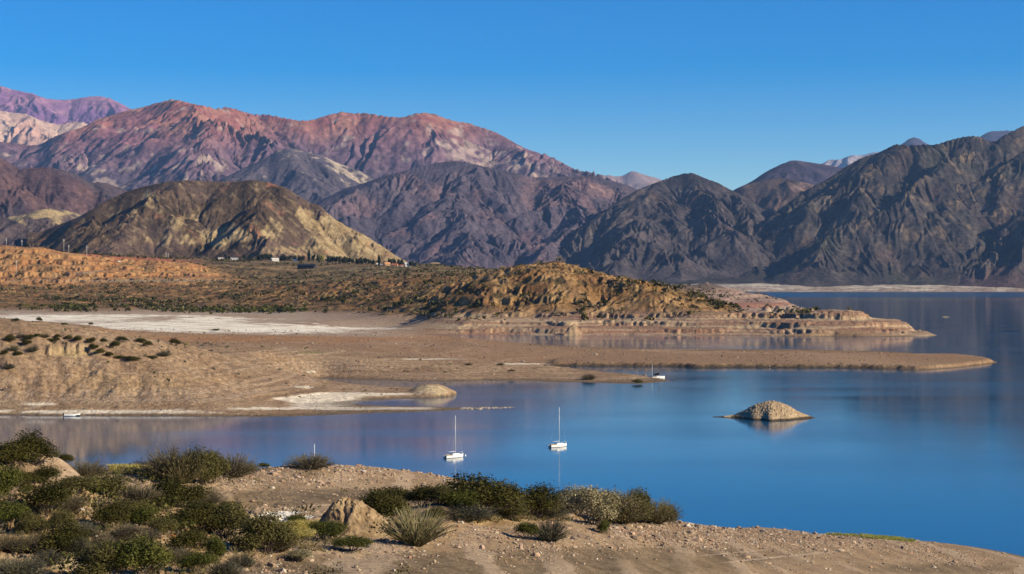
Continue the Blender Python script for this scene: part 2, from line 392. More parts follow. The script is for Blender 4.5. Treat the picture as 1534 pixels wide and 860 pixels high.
def col_M(L, sd):
    n1, n2, n3 = N(L, 90, 5, sd), N(L, 38, 5, sd + 3), N(L, 200, 4, sd + 5)
    c = mixc((0.058, 0.041, 0.029), (0.125, 0.085, 0.057), sstep(-0.35, 0.4, n1))
    c = mixc(c, (0.17, 0.115, 0.1), 0.5 * sstep(0.0, 0.4, n3))
    B = lambda *a: blob(L.U, L.PY, *a)
    yel = 0.95 * sstep(0.0, 1, (L.U - 470) / 40 + (L.PY - 330) / 120) * sstep(440, 480, L.U) + 0.9 * B(465, 330, 14, 24, -0.5) + 0.5 * B(345, 352, 42, 14) + 0.55 * B(318, 360, 26, 12) + 0.4 * B(375, 285, 14, 8) + 0.35 * B(400, 350, 30, 25) + 0.5 * B(455, 375, 60, 10) + 0.5 * B(225, 300, 14, 16) + 0.35 * B(270, 335, 60, 18, -0.5) + 0.3 * B(190, 330, 30, 22) + 0.25 * B(240, 360, 50, 10)
    stripe = fbm((L.U * 0.86 + L.PY * 0.5) / 6.0, (L.PY * 0.86 - L.U * 0.5) / 34.0, 4, sd + 9)
    y = sstep(0.22, 0.58, yel + 0.5 * n2 + 0.42 * stripe)
    c = mixc(c, mixc((0.33, 0.235, 0.115), (0.46, 0.35, 0.19), sstep(-0.3, 0.3, n2)), 0.85 * y)
    st2 = fbm((L.U * 0.8 + L.PY * 0.6) / 26.0, (L.PY * 0.8 - L.U * 0.6) / 4.5, 4, sd + 19)
    c = mixc(c, (0.25, 0.185, 0.115), 0.6 * sstep(0.12, 0.4, st2 + 0.15 * n2) * (1 - y))
    dk = sstep(0.1, 0.4, stripe) * sstep(440, 470, L.U)
    c = mixc(c, (0.13, 0.09, 0.05), 0.75 * dk)
    c = mixc(c, (0.36, 0.16, 0.1), 0.65 * sstep(0.25, 0.6, N(L, 60, 4, sd + 12) + 0.5 * B(385, 352, 16, 10)))
    return c

def col_M2(L, sd):
    n1, n2 = N(L, 80, 5, sd), N(L, 35, 5, sd + 3)
    B = lambda *a: blob(L.U, L.PY, *a)
    c = mixc((0.095, 0.075, 0.085), (0.14, 0.105, 0.1), sstep(-0.3, 0.4, n1))
    y = sstep(0.35, 0.6, 0.75 * B(70, 320, 45, 10) + 0.6 * B(25, 328, 26, 6, 0.5) + 0.6 * B(88, 336, 14, 8) + 0.6 * B(118, 338, 9, 14) + 0.5 * n2)
    return mixc(c, (0.5, 0.38, 0.2), 0.85 * y)

def col_A(L, sd):
    c = mixc((0.26, 0.12, 0.25), (0.38, 0.19, 0.28), sstep(-0.3, 0.3, N(L, 700, 5, sd)))
    c = mixc(c, (0.17, 0.085, 0.22), 0.7 * sstep(148, 175, L.PY + 10 * N(L, 900, 3, sd + 2)))
    return mixc(c, (0.5, 0.28, 0.3), 0.6 * sstep(0.1, 0.5, N(L, 350, 5, sd + 4)))
def col_B(L, sd):
    c = mixc((0.5, 0.31, 0.25), (0.6, 0.42, 0.33), sstep(-0.3, 0.3, N(L, 500, 5, sd)))
    return mixc(c, (0.36, 0.19, 0.17), 0.7 * sstep(0.05, 0.4, N(L, 800, 4, sd + 3)))
def col_G(L, sd): return mixc((0.06, 0.05, 0.085), (0.1, 0.075, 0.105), sstep(-0.3, 0.3, N(L, 300, 5, sd)))
def col_G2(L, sd):
    c = mixc((0.07, 0.054, 0.055), (0.115, 0.082, 0.075), sstep(-0.3, 0.3, N(L, 200, 5, sd)))
    return mixc(c, (0.34, 0.23, 0.19), 0.7 * sstep(0.3, 0.6, blob(L.U, L.PY, 1205, 280, 22, 8) + 0.4 * N(L, 80, 4, sd + 3)))
def col_F(L, sd): return mixc((0.3, 0.2, 0.2), (0.36, 0.26, 0.24), sstep(-0.3, 0.3, N(L, 600, 5, sd)))
def col_H(L, sd): return mixc((0.2, 0.18, 0.22), (0.42, 0.37, 0.38), sstep(-0.15, 0.2, N(L, 400, 5, sd)))

def apron_land():
    L = Land(np.arange(640, 1860, 2.0), np.concatenate([np.arange(7990, 8500, 5.0), np.arange(8500, 10000, 12.0)]))
    L.fl = floor_far(L.X, L.Y) + 8 + 7 * N(L, 160, 4, 5) * sstep(8060, 8250, L.Y) + 16 * N(L, 420, 3, 6) * sstep(8400, 8800, L.Y) - 8 * (1 - sstep(8100, 8200, L.Y))
    L.z = L.fl; c = apron(L, np.zeros(L.X.shape + (3,)), 7)
    tag(L.build("beach", M_mtn, np.clip(c, 0.01, 0.9)), "pale far beach with a dark scrub apron at the foot of the mountains", "beach", kind="structure")
apron_land()
mountain("mountain", "dark grey craggy mountain with long diagonal spurs rising beyond the far beach", SKY_K, 9750, 960, 1800, 1.4, 7980, 7, 10700, 0.68, floor_far, col_K, M_mtn, (12, 0.44, (-0.55, -0.85), 0.35), (520, 0.062, 4), 0.02, 11, 520)
mountain("mountain", "dark pointed mountain with streaked gullies standing between the purple dome and the big craggy mountain", SKY_E, 9950, 700, 1290, 1.4, 8000, 7, 10800, 0.6, floor_far, col_E, M_mtn, (8, 0.38, (-0.25, -1.0), 0.45), (480, 0.062, 4), 0.02, 23, 480)
mountain("mountain", "brown saddle hill behind the notch between two dark mountains", SKY_G2, 10900, 1040, 1320, 2.0, 9900, 12, 11600, 0.55, flat_floor(150), col_G2, M_mtn, (5, 0.45, (0, -1), 0.5), (330, 0.1, 4), 0.02, 31)
mountain("mountain", "smooth purple-brown dome mountain behind the brown saddle", SKY_G, 13500, 1060, 1400, 2.4, 12000, 16, 14600, 0.5, flat_floor(200), col_G, M_far, (5, 0.45, (0, -1), 0.5), (420, 0.06, 3), 0.02, 37)
mountain("mountain", "broad purple dome mountain with pink outcrops in the middle of the range", SKY_D, 10800, 420, 1040, 1.4, 8600, 8, 11800, 0.52, flat_floor(55), col_D, M_mtn, (8, 0.34, (-0.1, -1), 0.6), (560, 0.055, 4), 0.02, 41)
mountain("mountain", "high red-topped mountain range with lilac slopes and pale outcrops", SKY_C, 15000, -160, 980, 1.5, 11600, 12, 16500, 0.56, flat_floor(120), col_C, M_far, (10, 0.36, (0.1, -1), 0.6), (900, 0.05, 4), 0.025, 53)
mountain("mountain", "grey-olive spur with a cream cliff edge in front of the red range", SKY_N, 12300, 290, 620, 1.5, 11000, 10, 13000, 0.55, flat_floor(120), col_N, M_mtn, (5, 0.42, (-0.1, -1), 0.5), (320, 0.075, 4), 0.02, 59)
mountain("mountain", "dark maroon ridge with fluted slopes behind the yellow foothills", SKY_L, 8200, -160, 260, 1.6, 7000, 10, 8900, 0.6, flat_floor(110), col_L, M_mtn, (7, 0.45, (0.1, -1), 0.4), (280, 0.1, 4), 0.02, 61)
LM = mountain("hill", "dark brown hill with a straight bare yellow flank above the village", SKY_M, 4700, 40, 660, 1.2, 3900, 4.5, 5200, 0.62, flat_floor(82), col_M, M_hill, (9, 0.45, (-0.15, -1), 0.5), (130, 0.075, 4), 0.02, 71)
mountain("hill", "low purple foothill with yellow clay patches behind the orange bluffs", SKY_M2, 5000, -160, 230, 1.3, 4300, 6, 5500, 0.4, flat_floor(95), col_M2, M_hill, (6, 0.3, (0.0, -1), 0.5), (120, 0.09, 4), 0.02, 73)
mountain("mountain", "far violet mountain range with pink crests at the edge of the sky", SKY_A, 26000, -130, 280, 1.5, 22500, 26, 28000, 0.5, flat_floor(600), col_A, M_far, (7, 0.45, (0.2, -1), 0.5), (900, 0.1, 4), 0.02, 79)
mountain("mountain", "pale pink eroded ridge below the violet range", SKY_B, 21500, -130, 200, 1.5, 19500, 24, 22500, 0.5, flat_floor(500), col_B, M_far, (7, 0.45, (0.2, -1), 0.5), (600, 0.14, 5), 0.02, 83)
mountain("mountain", "faint lilac pyramid peak far behind the notch", SKY_F, 27000, 850, 1070, 2.0, 25000, 40, 28500, 0.4, flat_floor(700), col_F, M_far, (4, 0.35, (0, -1), 0.5), (900, 0.07, 3), 0.02, 89)
mountain("mountain", "distant pale rocky crest streaked with snow behind the purple-brown dome", SKY_H, 30000, 1200, 1350, 1.6, 28500, 40, 31500, 0.6, flat_floor(1200), col_H, M_far, (5, 0.5, (0, -1), 0.5), (700, 0.14, 4), 0.02, 97)
mountain("mountain", "small blue peak tip poking up behind the big craggy mountain", SKY_I, 27000, 1320, 1420, 2.0, 26000, 40, 28000, 0.5, flat_floor(1200), col_G, M_far, (3, 0.5, (0, -1), 0.5), (700, 0.08, 3), 0.02, 101)
mountain("mountain", "flat-topped blue ridge tip behind the dip in the big craggy mountain", SKY_J, 27000, 1440, 1600, 2.0, 26000, 40, 28000, 0.5, flat_floor(1200), col_G, M_far, (3, 0.5, (0, -1), 0.5), (700, 0.08, 3), 0.02, 103)
# ------------------------------------------------------------------ lake shore, spits, headland, plain
EDGE = [(-500, 624), (0, 622), (60, 622.4), (100, 623), (150, 622.6), (200, 623.3), (260, 623), (300, 624), (350, 623.6), (400, 624.5), (440, 623.8), (470, 622.5), (520, 621), (560, 619), (600, 618), (640, 616), (668, 615), (690, 613.5), (694, 612), (688, 610.5), (640, 609.5), (590, 608), (560, 607.5), (536, 606), (526, 603), (560, 599.5), (600, 597.5), (640, 596), (672, 594), (683, 590.5), (676, 586), (650, 582), (630, 581), (590, 579.5), (540, 577.5), (500, 574), (470, 569.5), (452, 567), (480, 566), (530, 568.5), (600, 570.5), (650, 571), (690, 571), (722, 568.8), (760, 570), (791, 570.5), (830, 572), (872, 572.5), (910, 574), (953, 574.8), (980, 573.6), (1004, 570.5), (990, 567.8), (950, 563), (900, 559), (860, 555.5), (825, 552.4), (792, 549.4), (830, 548.6), (900, 548.8), (1000, 549.2), (1050, 551), (1100, 550.5), (1200, 551.3), (1250, 551), (1293, 552), (1340, 553), (1374, 554.3), (1400, 553.6), (1418, 552.3), (1440, 550.8), (1461, 548), (1480, 546), (1497, 542.8), (1484, 539), (1461, 536.4), (1418, 531.8), (1352, 527.8), (1287, 525.6), (1200, 523.6), (1100, 523), (1000, 522.6), (932, 521.8), (872, 519.6), (811, 516), (750, 512), (700, 507.4), (674, 503.4), (695, 501.0), (760, 500.9), (800, 501.5), (831, 502.4), (880, 501.8), (940, 501.4), (1000, 502), (1040, 503), (1100, 502.4), (1150, 503), (1200, 504.4), (1250, 503.8), (1300, 504.6), (1360, 504), (1404, 502.3), (1375, 497.5), (1330, 493), (1275, 487), (1228, 481), (1224, 473), (1205, 466.5), (1196, 462), (1197, 459.6), (1188, 456), (1165, 450), (1140, 447), (1110, 446)]
POLY = [W(*p) for p in EDGE] + [(1500, 5200), (-3000, 5200)]
CTRL = [  # photo column, row and the distance that land lies at
 (-200,498,584),(0,502,584),(50,507,585),(110,513,590),(150,516,596),(200,514,612),(250,517,640),(290,519,668),(0,560,557),(110,545,574),(200,560,568),(330,545,640),(400,560,640),(300,590,556),(100,600,545),(0,600,545),(-200,600,545),(-200,560,557),(450,575,640),(500,590,610),(430,605,575),
 (300,523,740),(380,523,760),(430,526,770),(482,529.5,780),(561,535,780),(613,538,780),(700,539.7,785),(750,543,785),(811,546.6,778),(852,551.8,770),(912,557.4,760),(973,564.4,741),(600,555,748),(450,548,740),(520,548,752),(750,556,755),(850,561,748),
 (300,512,900),(450,515,950),(600,518,1000),(690,521,970),(690,530,900),(800,530,930),(1000,534,940),(1200,537,920),(1200,524.4,1040),(1350,538,905),(1430,541,890),(1100,528,1000),
 (0,487,1000),(30,482,1000),(60,481,1000),(100,487,1000),(140,488,1000),(152,496,980),(-200,485,1000),(0,478,1650),(-200,478,1650),(200,503,1000),(300,500,1100),
 (150,490,1350),(250,500,1180),(250,485,1500),(400,488,1450),(400,498,1250),(530,497,1350),(600,500,1300),(300,472,1780),(100,470,1800),(500,480,1600),(620,485,1500),(650,497,1380),
 (0,464,1950),(150,463,1950),(300,468,1900),(450,470,1800),(560,472,1680),(650,476,1560),
 (330,440,2250),(400,437,2250),(470,430,2200),(540,424,2100),(600,428,2000),(650,428,1850),(700,417,1750),(500,452,1950),(600,452,1750),(350,455,2050),
 (0,445,2150),(100,447,2150),(200,443,2200),(0,426,2550),(100,424,2600),(200,420,2600),(260,418,2650),(0,412,2680),(100,405,2720),(0,374,2860),(-200,374,2860),(60,373,2860),(100,379,2860),(130,390,2860),(180,396,2870),(200,396,2880),(250,394,2900),(300,398,2900),(320,408,2900),(250,412,2750),(0,374,3100),(100,381,3100),(200,386,3200),
 (330,415,2750),(400,420,2600),(500,412,2700),(600,412,2600),(680,408,2500),(400,400,3100),(550,402,3000),(350,391,3500),(450,391,3500),(520,391,3500),(600,397,3400),(680,401,3300),(740,404,3000),
 (760,402,1680),(800,398,1660),(840,396.5,1650),(875,402,1630),(910,416,1600),(960,422,1570),(1010,430,1530),(1050,446,1500),(1070,464,1470),(640,438,1660),(640,474,1545),(700,429,1535),(760,424,1512),(820,423,1502),(880,427,1500),(940,433,1495),(1000,440,1482),(700,472,1458),(760,470.5,1454),(820,470,1450),(880,469,1447),(940,468,1444),(1000,467,1436),(700,480,1425),(700,490,1380),(850,488,1375),
 (1060,471,1410),(1120,470,1410),(1200,469.5,1405),(1270,466,1395),(1300,476,1385),(1340,487,1375),(1375,496,1360),
 (1100,461,1900),(1180,463,1900),(1215,465,1900),(1195,457.5,2900),(1150,452,2800),(1100,447,2800),(1050,455,2300),(1080,452,2500),(1062,423,3300),(1030,428,3300),(1000,432,3300),(1100,434,3300),(1130,441,3300)]
EXPL = [(0, 690, 19.5), (-200, 690, 19.5), (100, 690, 17.5), (200, 720, 13.5), (0, 780, 15), (-200, 780, 15), (100, 790, 13.5), (0, 900, 11), (-200, 900, 11), (100, 920, 11), (200, 860, 10.5), (60, 1150, 9), (-150, 1150, 9), (0, 1350, 6.5), (800, 2000, 40), (900, 2000, 26), (1000, 1900, 12), (1100, 1600, 9), (300, 4200, 90), (700, 4200, 68), (0, 4200, 112), (-250, 4200, 115), (950, 4200, 40), (450, 3900, 86), (100, 3700, 100)]
WET = [(-300, 660), (0, 660), (200, 660), (400, 650), (600, 640), (760, 625), (720, 600), (620, 602), (600, 576), (750, 585), (900, 590), (1100, 575), (1300, 575), (1450, 570), (1550, 550), (1520, 530), (1350, 518), (1200, 514), (1000, 513), (850, 511), (1450, 500), (1400, 490), (1300, 478), (1250, 468), (1250, 455), (930, 555), (1000, 560)]
pts, vals = [], []
def add(px, Y, z): pts.append(((px - 767) / F, math.log(Y))); vals.append(z)
for px, py, Y in CTRL: add(px, Y, XYZ(px, py, Y)[2])
for px, Y, z in EXPL: add(px, Y, z)
for px, py in EDGE[::2]: add(px, W(px, py)[1], 0.0)
for px, py in WET: add(px, W(px, py)[1], -2.5)
f_mid = tps(pts, vals, 3e-6)
rows = np.concatenate([np.arange(478, 820, 1.5), np.arange(820, 1320, 2.6), np.arange(1320, 1720, 1.5), np.arange(1720, 2300, 3.0), np.arange(2300, 3000, 5.0), np.arange(3000, 4300, 16.0)])
mid = Land(np.arange(-230, 1761, 1.7), rows)
zt = coarse(lambda u, y: f_mid((u - 767) / F, np.log(y)), mid)
wob = 2.2 * fbm(mid.X / 16, mid.Y / 16, 3, 5) + 0.8 * fbm(mid.X / 4, mid.Y / 4, 2, 6)
sd = sdf(POLY, mid.X + wob * np.clip(mid.Y / 900, 0.5, 1.6), mid.Y + 1.4 * wob)
sd = sd * 0.55
lowz = 0.25 * (1 - np.exp(-np.clip(sd, 0, 60) / 3.0)) + 0.012 * np.clip(sd, 0, 60)
z = np.where(sd > 0, np.maximum(np.minimum(zt, sd * 0.9), np.minimum(lowz, np.maximum(zt, 0) * 0.6 + 0.35)), np.maximum(np.minimum(-0.1 * -sd, zt * 0 - 0.02 * -sd), -4))
mid.z = z
U, Yg = mid.U, mid.Y
hill = sstep(1.5, 12, z) * sstep(1330, 1400, Yg) * (1 - 0.6 * (1 - sstep(560, 640, U)) * (z < 9) * (Yg < 2300))                       # where the ground is rugged
head = hill * (1 - sstep(1750, 2000, Yg)) * sstep(500, 640, U)
# eroded relief: the banks near the lake, the scrub hills, the bluffs and the headland
mid.z = mid.z + hill * (3.0 * fbm(mid.X / 90, Yg / 130, 3, 11) + 1.8 * (ridged(mid.X / 60, Yg / 80, 3, 12) - 0.6) * 2 + 0.5 * fbm(mid.X / 14, Yg / 20, 3, 14))* np.clip((z - 5) / 22, 0, 1) * (1 - 0.65 * sstep(2900, 3200, Yg))
erode(mid, 70, 0.045, hill * np.clip(z / 30, 0, 1), 5, 0.5, 13, 1.05)
bank = sstep(2, 6, z) * (1 - sstep(700, 760, Yg)) * (1 - sstep(330, 420, U))
erode(mid, 15, 0.05, bank, 3, 0.5, 17)
dd = (Yg < 1330) * (z > 0.4) * sstep(0.0, 0.25, fbm(mid.X / 45, Yg / 45, 3, 18) + 0.25)
bz = mid.z + 0.35 * fbm(mid.X / 18, Yg / 18, 3, 19); bp_ = 1.15; bf = bz / bp_ - np.floor(bz / bp_)
mid.z = mid.z + ((np.floor(bz / bp_) + sstep(0.45, 0.8, bf)) * bp_ - bz) * 0.4 * dd
clay = sstep(0.35, 0.7, blob(U, HZ + F * (CH - mid.z) / Yg, 104, 527, 52, 13)) * (Yg < 640)
cz = mid.z + 1.4 * fbm(mid.X / 2.6, Yg / 14, 3, 20); cf_ = cz / 5.2 - np.floor(cz / 5.2)
mid.z = mid.z + ((np.floor(cz / 5.2) + sstep(0.35, 0.6, cf_)) * 5.2 - cz) * 0.7 * clay
tz = mid.z + 3.5 * fbm(mid.X / 60, Yg / 60, 4, 21) + 1.2 * fbm(mid.X / 6, Yg / 30, 3, 23)
per = 9.5
tz = tz + 0.0
fr = tz / per - np.floor(tz / per)
terr = (np.floor(tz / per) + sstep(0.52, 0.88, fr)) * per
tm = head * 0.4 * sstep(0.05, 0.4, fbm(mid.X / 55, Yg / 55, 3, 22) + 0.55 * blob(U, HZ + F * (CH - mid.z) / Yg, 760, 448, 120, 14)) + 0.5 * sstep(1060, 1120, U) * sstep(2.5, 4, z) * sstep(1330, 1360, Yg)
tm2 = 0.5 * sstep(2560, 2640, Yg) * (1 - sstep(2880, 2920, Yg)) * (1 - sstep(320, 360, U))
mid.z = mid.z + (terr - tz) * np.clip(np.maximum(tm, tm2), 0, 0.75)
lc = sstep(0.6, 1.6, mid.z) * (1 - sstep(13, 20, mid.z)) * sstep(1325, 1332, Yg) * (1 - sstep(1480, 1560, Yg)) * sstep(640, 740, U)
cl = mid.z + 1.1 * fbm(mid.X / 4.0, Yg / 14, 4, 24) + 2.2 * fbm(mid.X / 38, Yg / 38, 3, 25)
fr = cl / 5.4 - np.floor(cl / 5.4); t2 = (np.floor(cl / 5.4) + sstep(0.42, 0.66, fr)) * 5.4
mid.z = mid.z + (t2 - cl) * lc * (0.12 + 0.62 * sstep(-0.2, 0.12, fbm(mid.X / 48, Yg / 60, 2, 26)))
# pale blocks at the end of the second terrace, mounds, dark mud bank of the long spit
def bump(px, Y, h, rx, ry, p=2.0):
    x0 = (px - 767) / F * Y
    r = ((mid.X - x0) / rx) ** 2 + ((Yg - Y) / ry) ** 2
    mid.z = np.maximum(mid.z, np.where(sd > 0, h * np.clip(1.15 * np.exp(-r ** (p / 2)) - 0.15, -1, 1), -9))
for px, h in ((1148, 15.5), (1166, 15), (1183, 14.6), (1199, 14.2), (1214, 13.6)): bump(px, 1885, h, 7.2, 9, 4.0)
bump(645, 631, 3.9, 9.0, 13, 2.6); bump(612, 626, 1.6, 10, 8)
bump(860, 1352, 8.4, 7, 9, 2.6); bump(930, 1352, 5.2, 6, 8, 2.4); bump(905, 1350, 4.2, 6, 8, 2.4)
step = sstep(0.6, 2.6, sd + 0.5 * fbm(mid.X / 5, Yg / 5, 2, 31)) * (Yg < 960) * (Yg > 800) * sstep(806, 840, U)
mid.z = np.where(step > 0, np.maximum(mid.z, 1.75 * step + 0.0 * mid.z), mid.z)
mid.z = mid.z + np.where(sd > 0.4, (0.10 + 0.22 * hill) * fbm(mid.X / 6, Yg / 6, 3, 33) + 0.35 * hill * fbm(mid.X / 9, Yg / 9, 3, 36) + 0.25 * hill * np.maximum(0, fbm(mid.X / 3.2, Yg / 3.2, 2, 34)), 0)
mid.z = np.where(sd > 0, np.maximum(mid.z, 0.04), np.minimum(mid.z, -0.04))

gx, gy = mid.grad(); slp = np.sqrt(gx * gx + gy * gy); zz = mid.z
PYm = mid.py()
n30, n8, n100 = N(mid, 30, 5, 41), N(mid, 8, 4, 42), N(mid, 100, 4, 43)
c = mixc((0.335, 0.222, 0.132), (0.42, 0.295, 0.18), sstep(-0.35, 0.35, n30))
c = mixc(c, (0.27, 0.18, 0.115), 0.6 * sstep(0.0, 0.4, N(mid, 14, 4, 44, 0.5)))
c = mixc(c, (0.43, 0.29, 0.15), 0.55 * bank * sstep(-0.1, 0.4, n8 + 0.8 * n30 + 1.2 * blob(U, PYm, 200, 570, 130, 14) - 0.5))
c = mixc(c, (0.48, 0.36, 0.19), 0.8 * sstep(0.4, 0.8, blob(U, PYm, 105, 528, 55, 10) + 0.3 * n8) * (Yg < 640))
c = mixc(c, (0.235, 0.165, 0.105), 0.6 * (Yg < 800) * sstep(0.05, 0.4, fbm(mid.X / 40, zz * 1.3, 4, 46)))
strand = fbm(zz * 2.6 + 0.3 * n30, mid.X / 220, 3, 45)                # old water lines
c = mixc(c, (0.52, 0.40, 0.28), 0.5 * sstep(0.1, 0.45, strand) * (Yg < 1320))
fine_l = fbm(zz * 8.0 + 0.6 * n8, mid.X / 90, 2, 48)
c = mixc(c, (0.2, 0.14, 0.09), 0.45 * sstep(0.2, 0.45, fine_l) * (Yg < 1320) * (zz < 8))
s3 = sstep(810, 860, Yg) * (1 - sstep(1290, 1330, Yg))
c = mixc(c, mixc((0.335, 0.21, 0.12), (0.42, 0.275, 0.165), sstep(0, 0.4, strand)), 0.75 * s3)
c = mixc(c, (0.40, 0.21, 0.095), 0.75 * s3 * sstep(-0.3, 0.3, n30 + 1.0 * blob(U, PYm, 450, 507, 240, 6) - 0.5))
B = lambda *a: blob(U, PYm, *a)
white = 1.1 * B(500, 592, 60, 4) + 1.2 * B(480, 604, 55, 7) + 1.2 * B(560, 612, 110, 2.2) + 1.0 * B(570, 590, 80, 2.0) + 0.8 * B(455, 580, 25, 3.5) + 0.8 * B(440, 597, 40, 3) + 0.7 * B(520, 599, 50, 2) + 0.7 * B(380, 612, 60, 2) + 0.95 * B(100, 617, 300, 3.2) + 0.6 * B(60, 606, 90, 5) + 0.6 * B(460, 557, 30, 2) + 0.8 * B(780, 545, 70, 1.6)+ 0.7 * B(640, 538, 90, 1.2)
c = mixc(c, (0.9, 0.8, 0.62), 0.9 * sstep(0.42, 0.75, white + 0.55 * fbm(mid.X / 12, Yg / 5, 4, 47) + 0.12 * n30))
c = mixc(c, (0.62, 0.50, 0.30), 0.8 * sstep(0.5, 0.8, 1.0 * B(645, 583, 40, 10) + 0.3 * n8))
c = mixc(c, (0.26, 0.27, 0.09), 0.7 * sstep(0.4, 0.8, 0.9 * B(465, 528, 28, 1.8) + 0.4 * n8))
wet = (1 - sstep(0.12, 0.5, zz)) * (Yg < 1450)
c = mixc(c, (0.15, 0.115, 0.075), 0.75 * wet)
mud = (Yg > 800) * (Yg < 930) * (1 - sstep(1.2, 1.55, zz)) * sstep(806, 840, U) * (1 - sstep(1290, 1390, U))
c = mixc(c, (0.075, 0.062, 0.045), 0.9 * mud)
# dry salt flat
salt = sstep(1120, 1200, Yg) * (1 - sstep(9.5, 12, zz)) * (1 - sstep(540, 660, U)) * (Yg < 2300)
sw = 1.3 * B(240, 489, 180, 8) + 1.2 * B(420, 494, 110, 6) + 0.9 * B(100, 478, 90, 3.5) + 1.0 * B(-20, 486, 60, 7) + 0.8 * B(320, 478, 60, 5)+ 0.7 * B(600, 492, 70, 2) + 0.9 * B(60, 474, 130, 4) + 0.7 * B(200, 473, 120, 2)
sal = salt * sstep(0.34, 0.66, sw - 0.12 + 0.8 * fbm(mid.X / 70, Yg / 16, 5, 51) + 0.6 * fbm(mid.X / 14, Yg / 9, 3, 52))
c = mixc(c, mixc((0.40, 0.29, 0.2), (0.46, 0.36, 0.26), sstep(-0.3, 0.3, n100)), salt)
c = mixc(c, mixc((0.55, 0.44, 0.3), (1.07, 1.0, 0.81), sstep(-0.35, 0.05, fbm(mid.X / 30, Yg / 8, 4, 63))), sal)
# rugged ground: ochre, brown, dark scrub; pale strata at the foot of the headland
och = mixc((0.28, 0.155, 0.062), (0.43, 0.26, 0.115), sstep(-0.35, 0.35, n30))
och = mixc(och, (0.165, 0.088, 0.045), 0.75 * sstep(0.0, 0.4, N(mid, 45, 5, 53) + 0.5 * blob(U, PYm, 715, 440, 40, 22) + 0.25 * (Yg > 1750)))
och = mixc(och, (0.095, 0.078, 0.04), 0.8 * sstep(0.05, 0.3, N(mid, 16, 5, 54) + 0.12 - 0.25 * sstep(0.5, 0.9, slp)))
c = mixc(c, och, sstep(8, 14, zz + 2 * n30) * sstep(1330, 1500, Yg))
lo = sstep(1325, 1335, Yg) * (1 - sstep(1560, 1640, Yg)) * sstep(600, 700, U) * (1 - sstep(12, 19, zz - 4 * sstep(1060, 1140, U) + 2.5 * n30))
lay = fbm(mid.X / 160, (zz + 0.6 * n30) * 0.55, 4, 55)
pal = mixc((0.33, 0.205, 0.135), (0.5, 0.375, 0.235), sstep(-0.12, 0.22, lay + 0.25 * n30))
pal = mixc(pal, (0.36, 0.165, 0.105), 0.65 * sstep(0.1, 0.35, fbm(mid.X / 220, zz * 0.42 + 7, 3, 56)) * (1 - sstep(4, 9, zz)))
c = mixc(c, pal, lo)
c = mixc(c, (0.42, 0.29, 0.15), 0.5 * head * sstep(0.6, 1.1, slp) * sstep(-0.25, 0.3, n30) * sstep(10, 14, zz))
far2 = sstep(1600, 1700, Yg) * sstep(1000, 1060, U)
c = mixc(c, mixc((0.30, 0.2, 0.155), (0.44, 0.32, 0.235), sstep(-0.2, 0.3, lay)), far2)
c = mixc(c, (0.56, 0.44, 0.29), 0.9 * far2 * sstep(0.5, 0.9, B(1180, 466, 60, 6)))
c = mixc(c, (0.36, 0.17, 0.115), 0.8 * far2 * sstep(0.5, 0.8, B(1120, 459, 60, 4) + B(1140, 455, 70, 2)))
c = mixc(c, (0.10, 0.08, 0.065), 0.75 * sstep(0.4, 0.8, B(1065, 428, 45, 7) + 0.5 * n30) * (Yg > 2900))
# plain and orange bluffs
pl = sstep(2350, 2500, Yg + 120 * n100) * (1 - sstep(860, 930, U))
plain = mixc((0.215, 0.14, 0.07), (0.105, 0.08, 0.045), sstep(-0.3, 0.3, N(mid, 60, 5, 57)))
plain = mixc(plain, (0.33, 0.22, 0.11), 0.8 * sstep(0.08, 0.3, fbm(mid.X / 260, Yg / 45, 4, 58)))
plain = mixc(plain, (0.3, 0.25, 0.12), 0.6 * sstep(0.2, 0.4, fbm(mid.X / 400, Yg / 30, 3, 59)))
c = mixc(c, plain, pl * sstep(200, 330, U + 40 * n100))
orf = sstep(2440, 2600, Yg + 110 * n100) * (1 - sstep(290, 370, U + 60 * n30 + 40 * n100)) * (1 - sstep(2950, 3050, Yg))
obl = mixc((0.43, 0.21, 0.085), (0.54, 0.31, 0.13), sstep(-0.3, 0.3, n30))
obl = mixc(obl, (0.33, 0.145, 0.08), 0.65 * sstep(0.1, 0.4, fbm(mid.X / 140, zz * 0.35, 4, 61)))
obl = mixc(obl, (0.17, 0.115, 0.06), 0.75 * sstep(0.12, 0.35, N(mid, 26, 5, 62) + 0.3 * (B(30, 405, 14, 14) + B(62, 398, 10, 12) + 1.4 * B(225, 402, 9, 10))))
c = mixc(c, obl, orf)
c = mixc(c, (0.42, 0.15, 0.09), 0.85 * (Yg > 2950) * (1 - sstep(230, 330, U)) * sstep(0.1, 0.5, 0.6 + n30))
c = mixc(c, (0.35, 0.27, 0.17), 0.8 * sstep(0.5, 0.8, B(115, 410, 70, 2.4, -0.11) + B(150, 421, 190, 2) + 0.7 * B(260, 419, 120, 3))* (Yg > 2000))
c = mixc(c, (0.34, 0.17, 0.1), 0.6 * (Yg > 3000) * sstep(0.5, 0.8, B(275, 381, 30, 4)))
L_mid = mid.build("terrain", M_mid, np.clip(c, 0.01, 1.08))
tag(L_mid, "tan lake shore with spits, salt flat, ochre headland and scrub plain", "terrain", kind="structure")

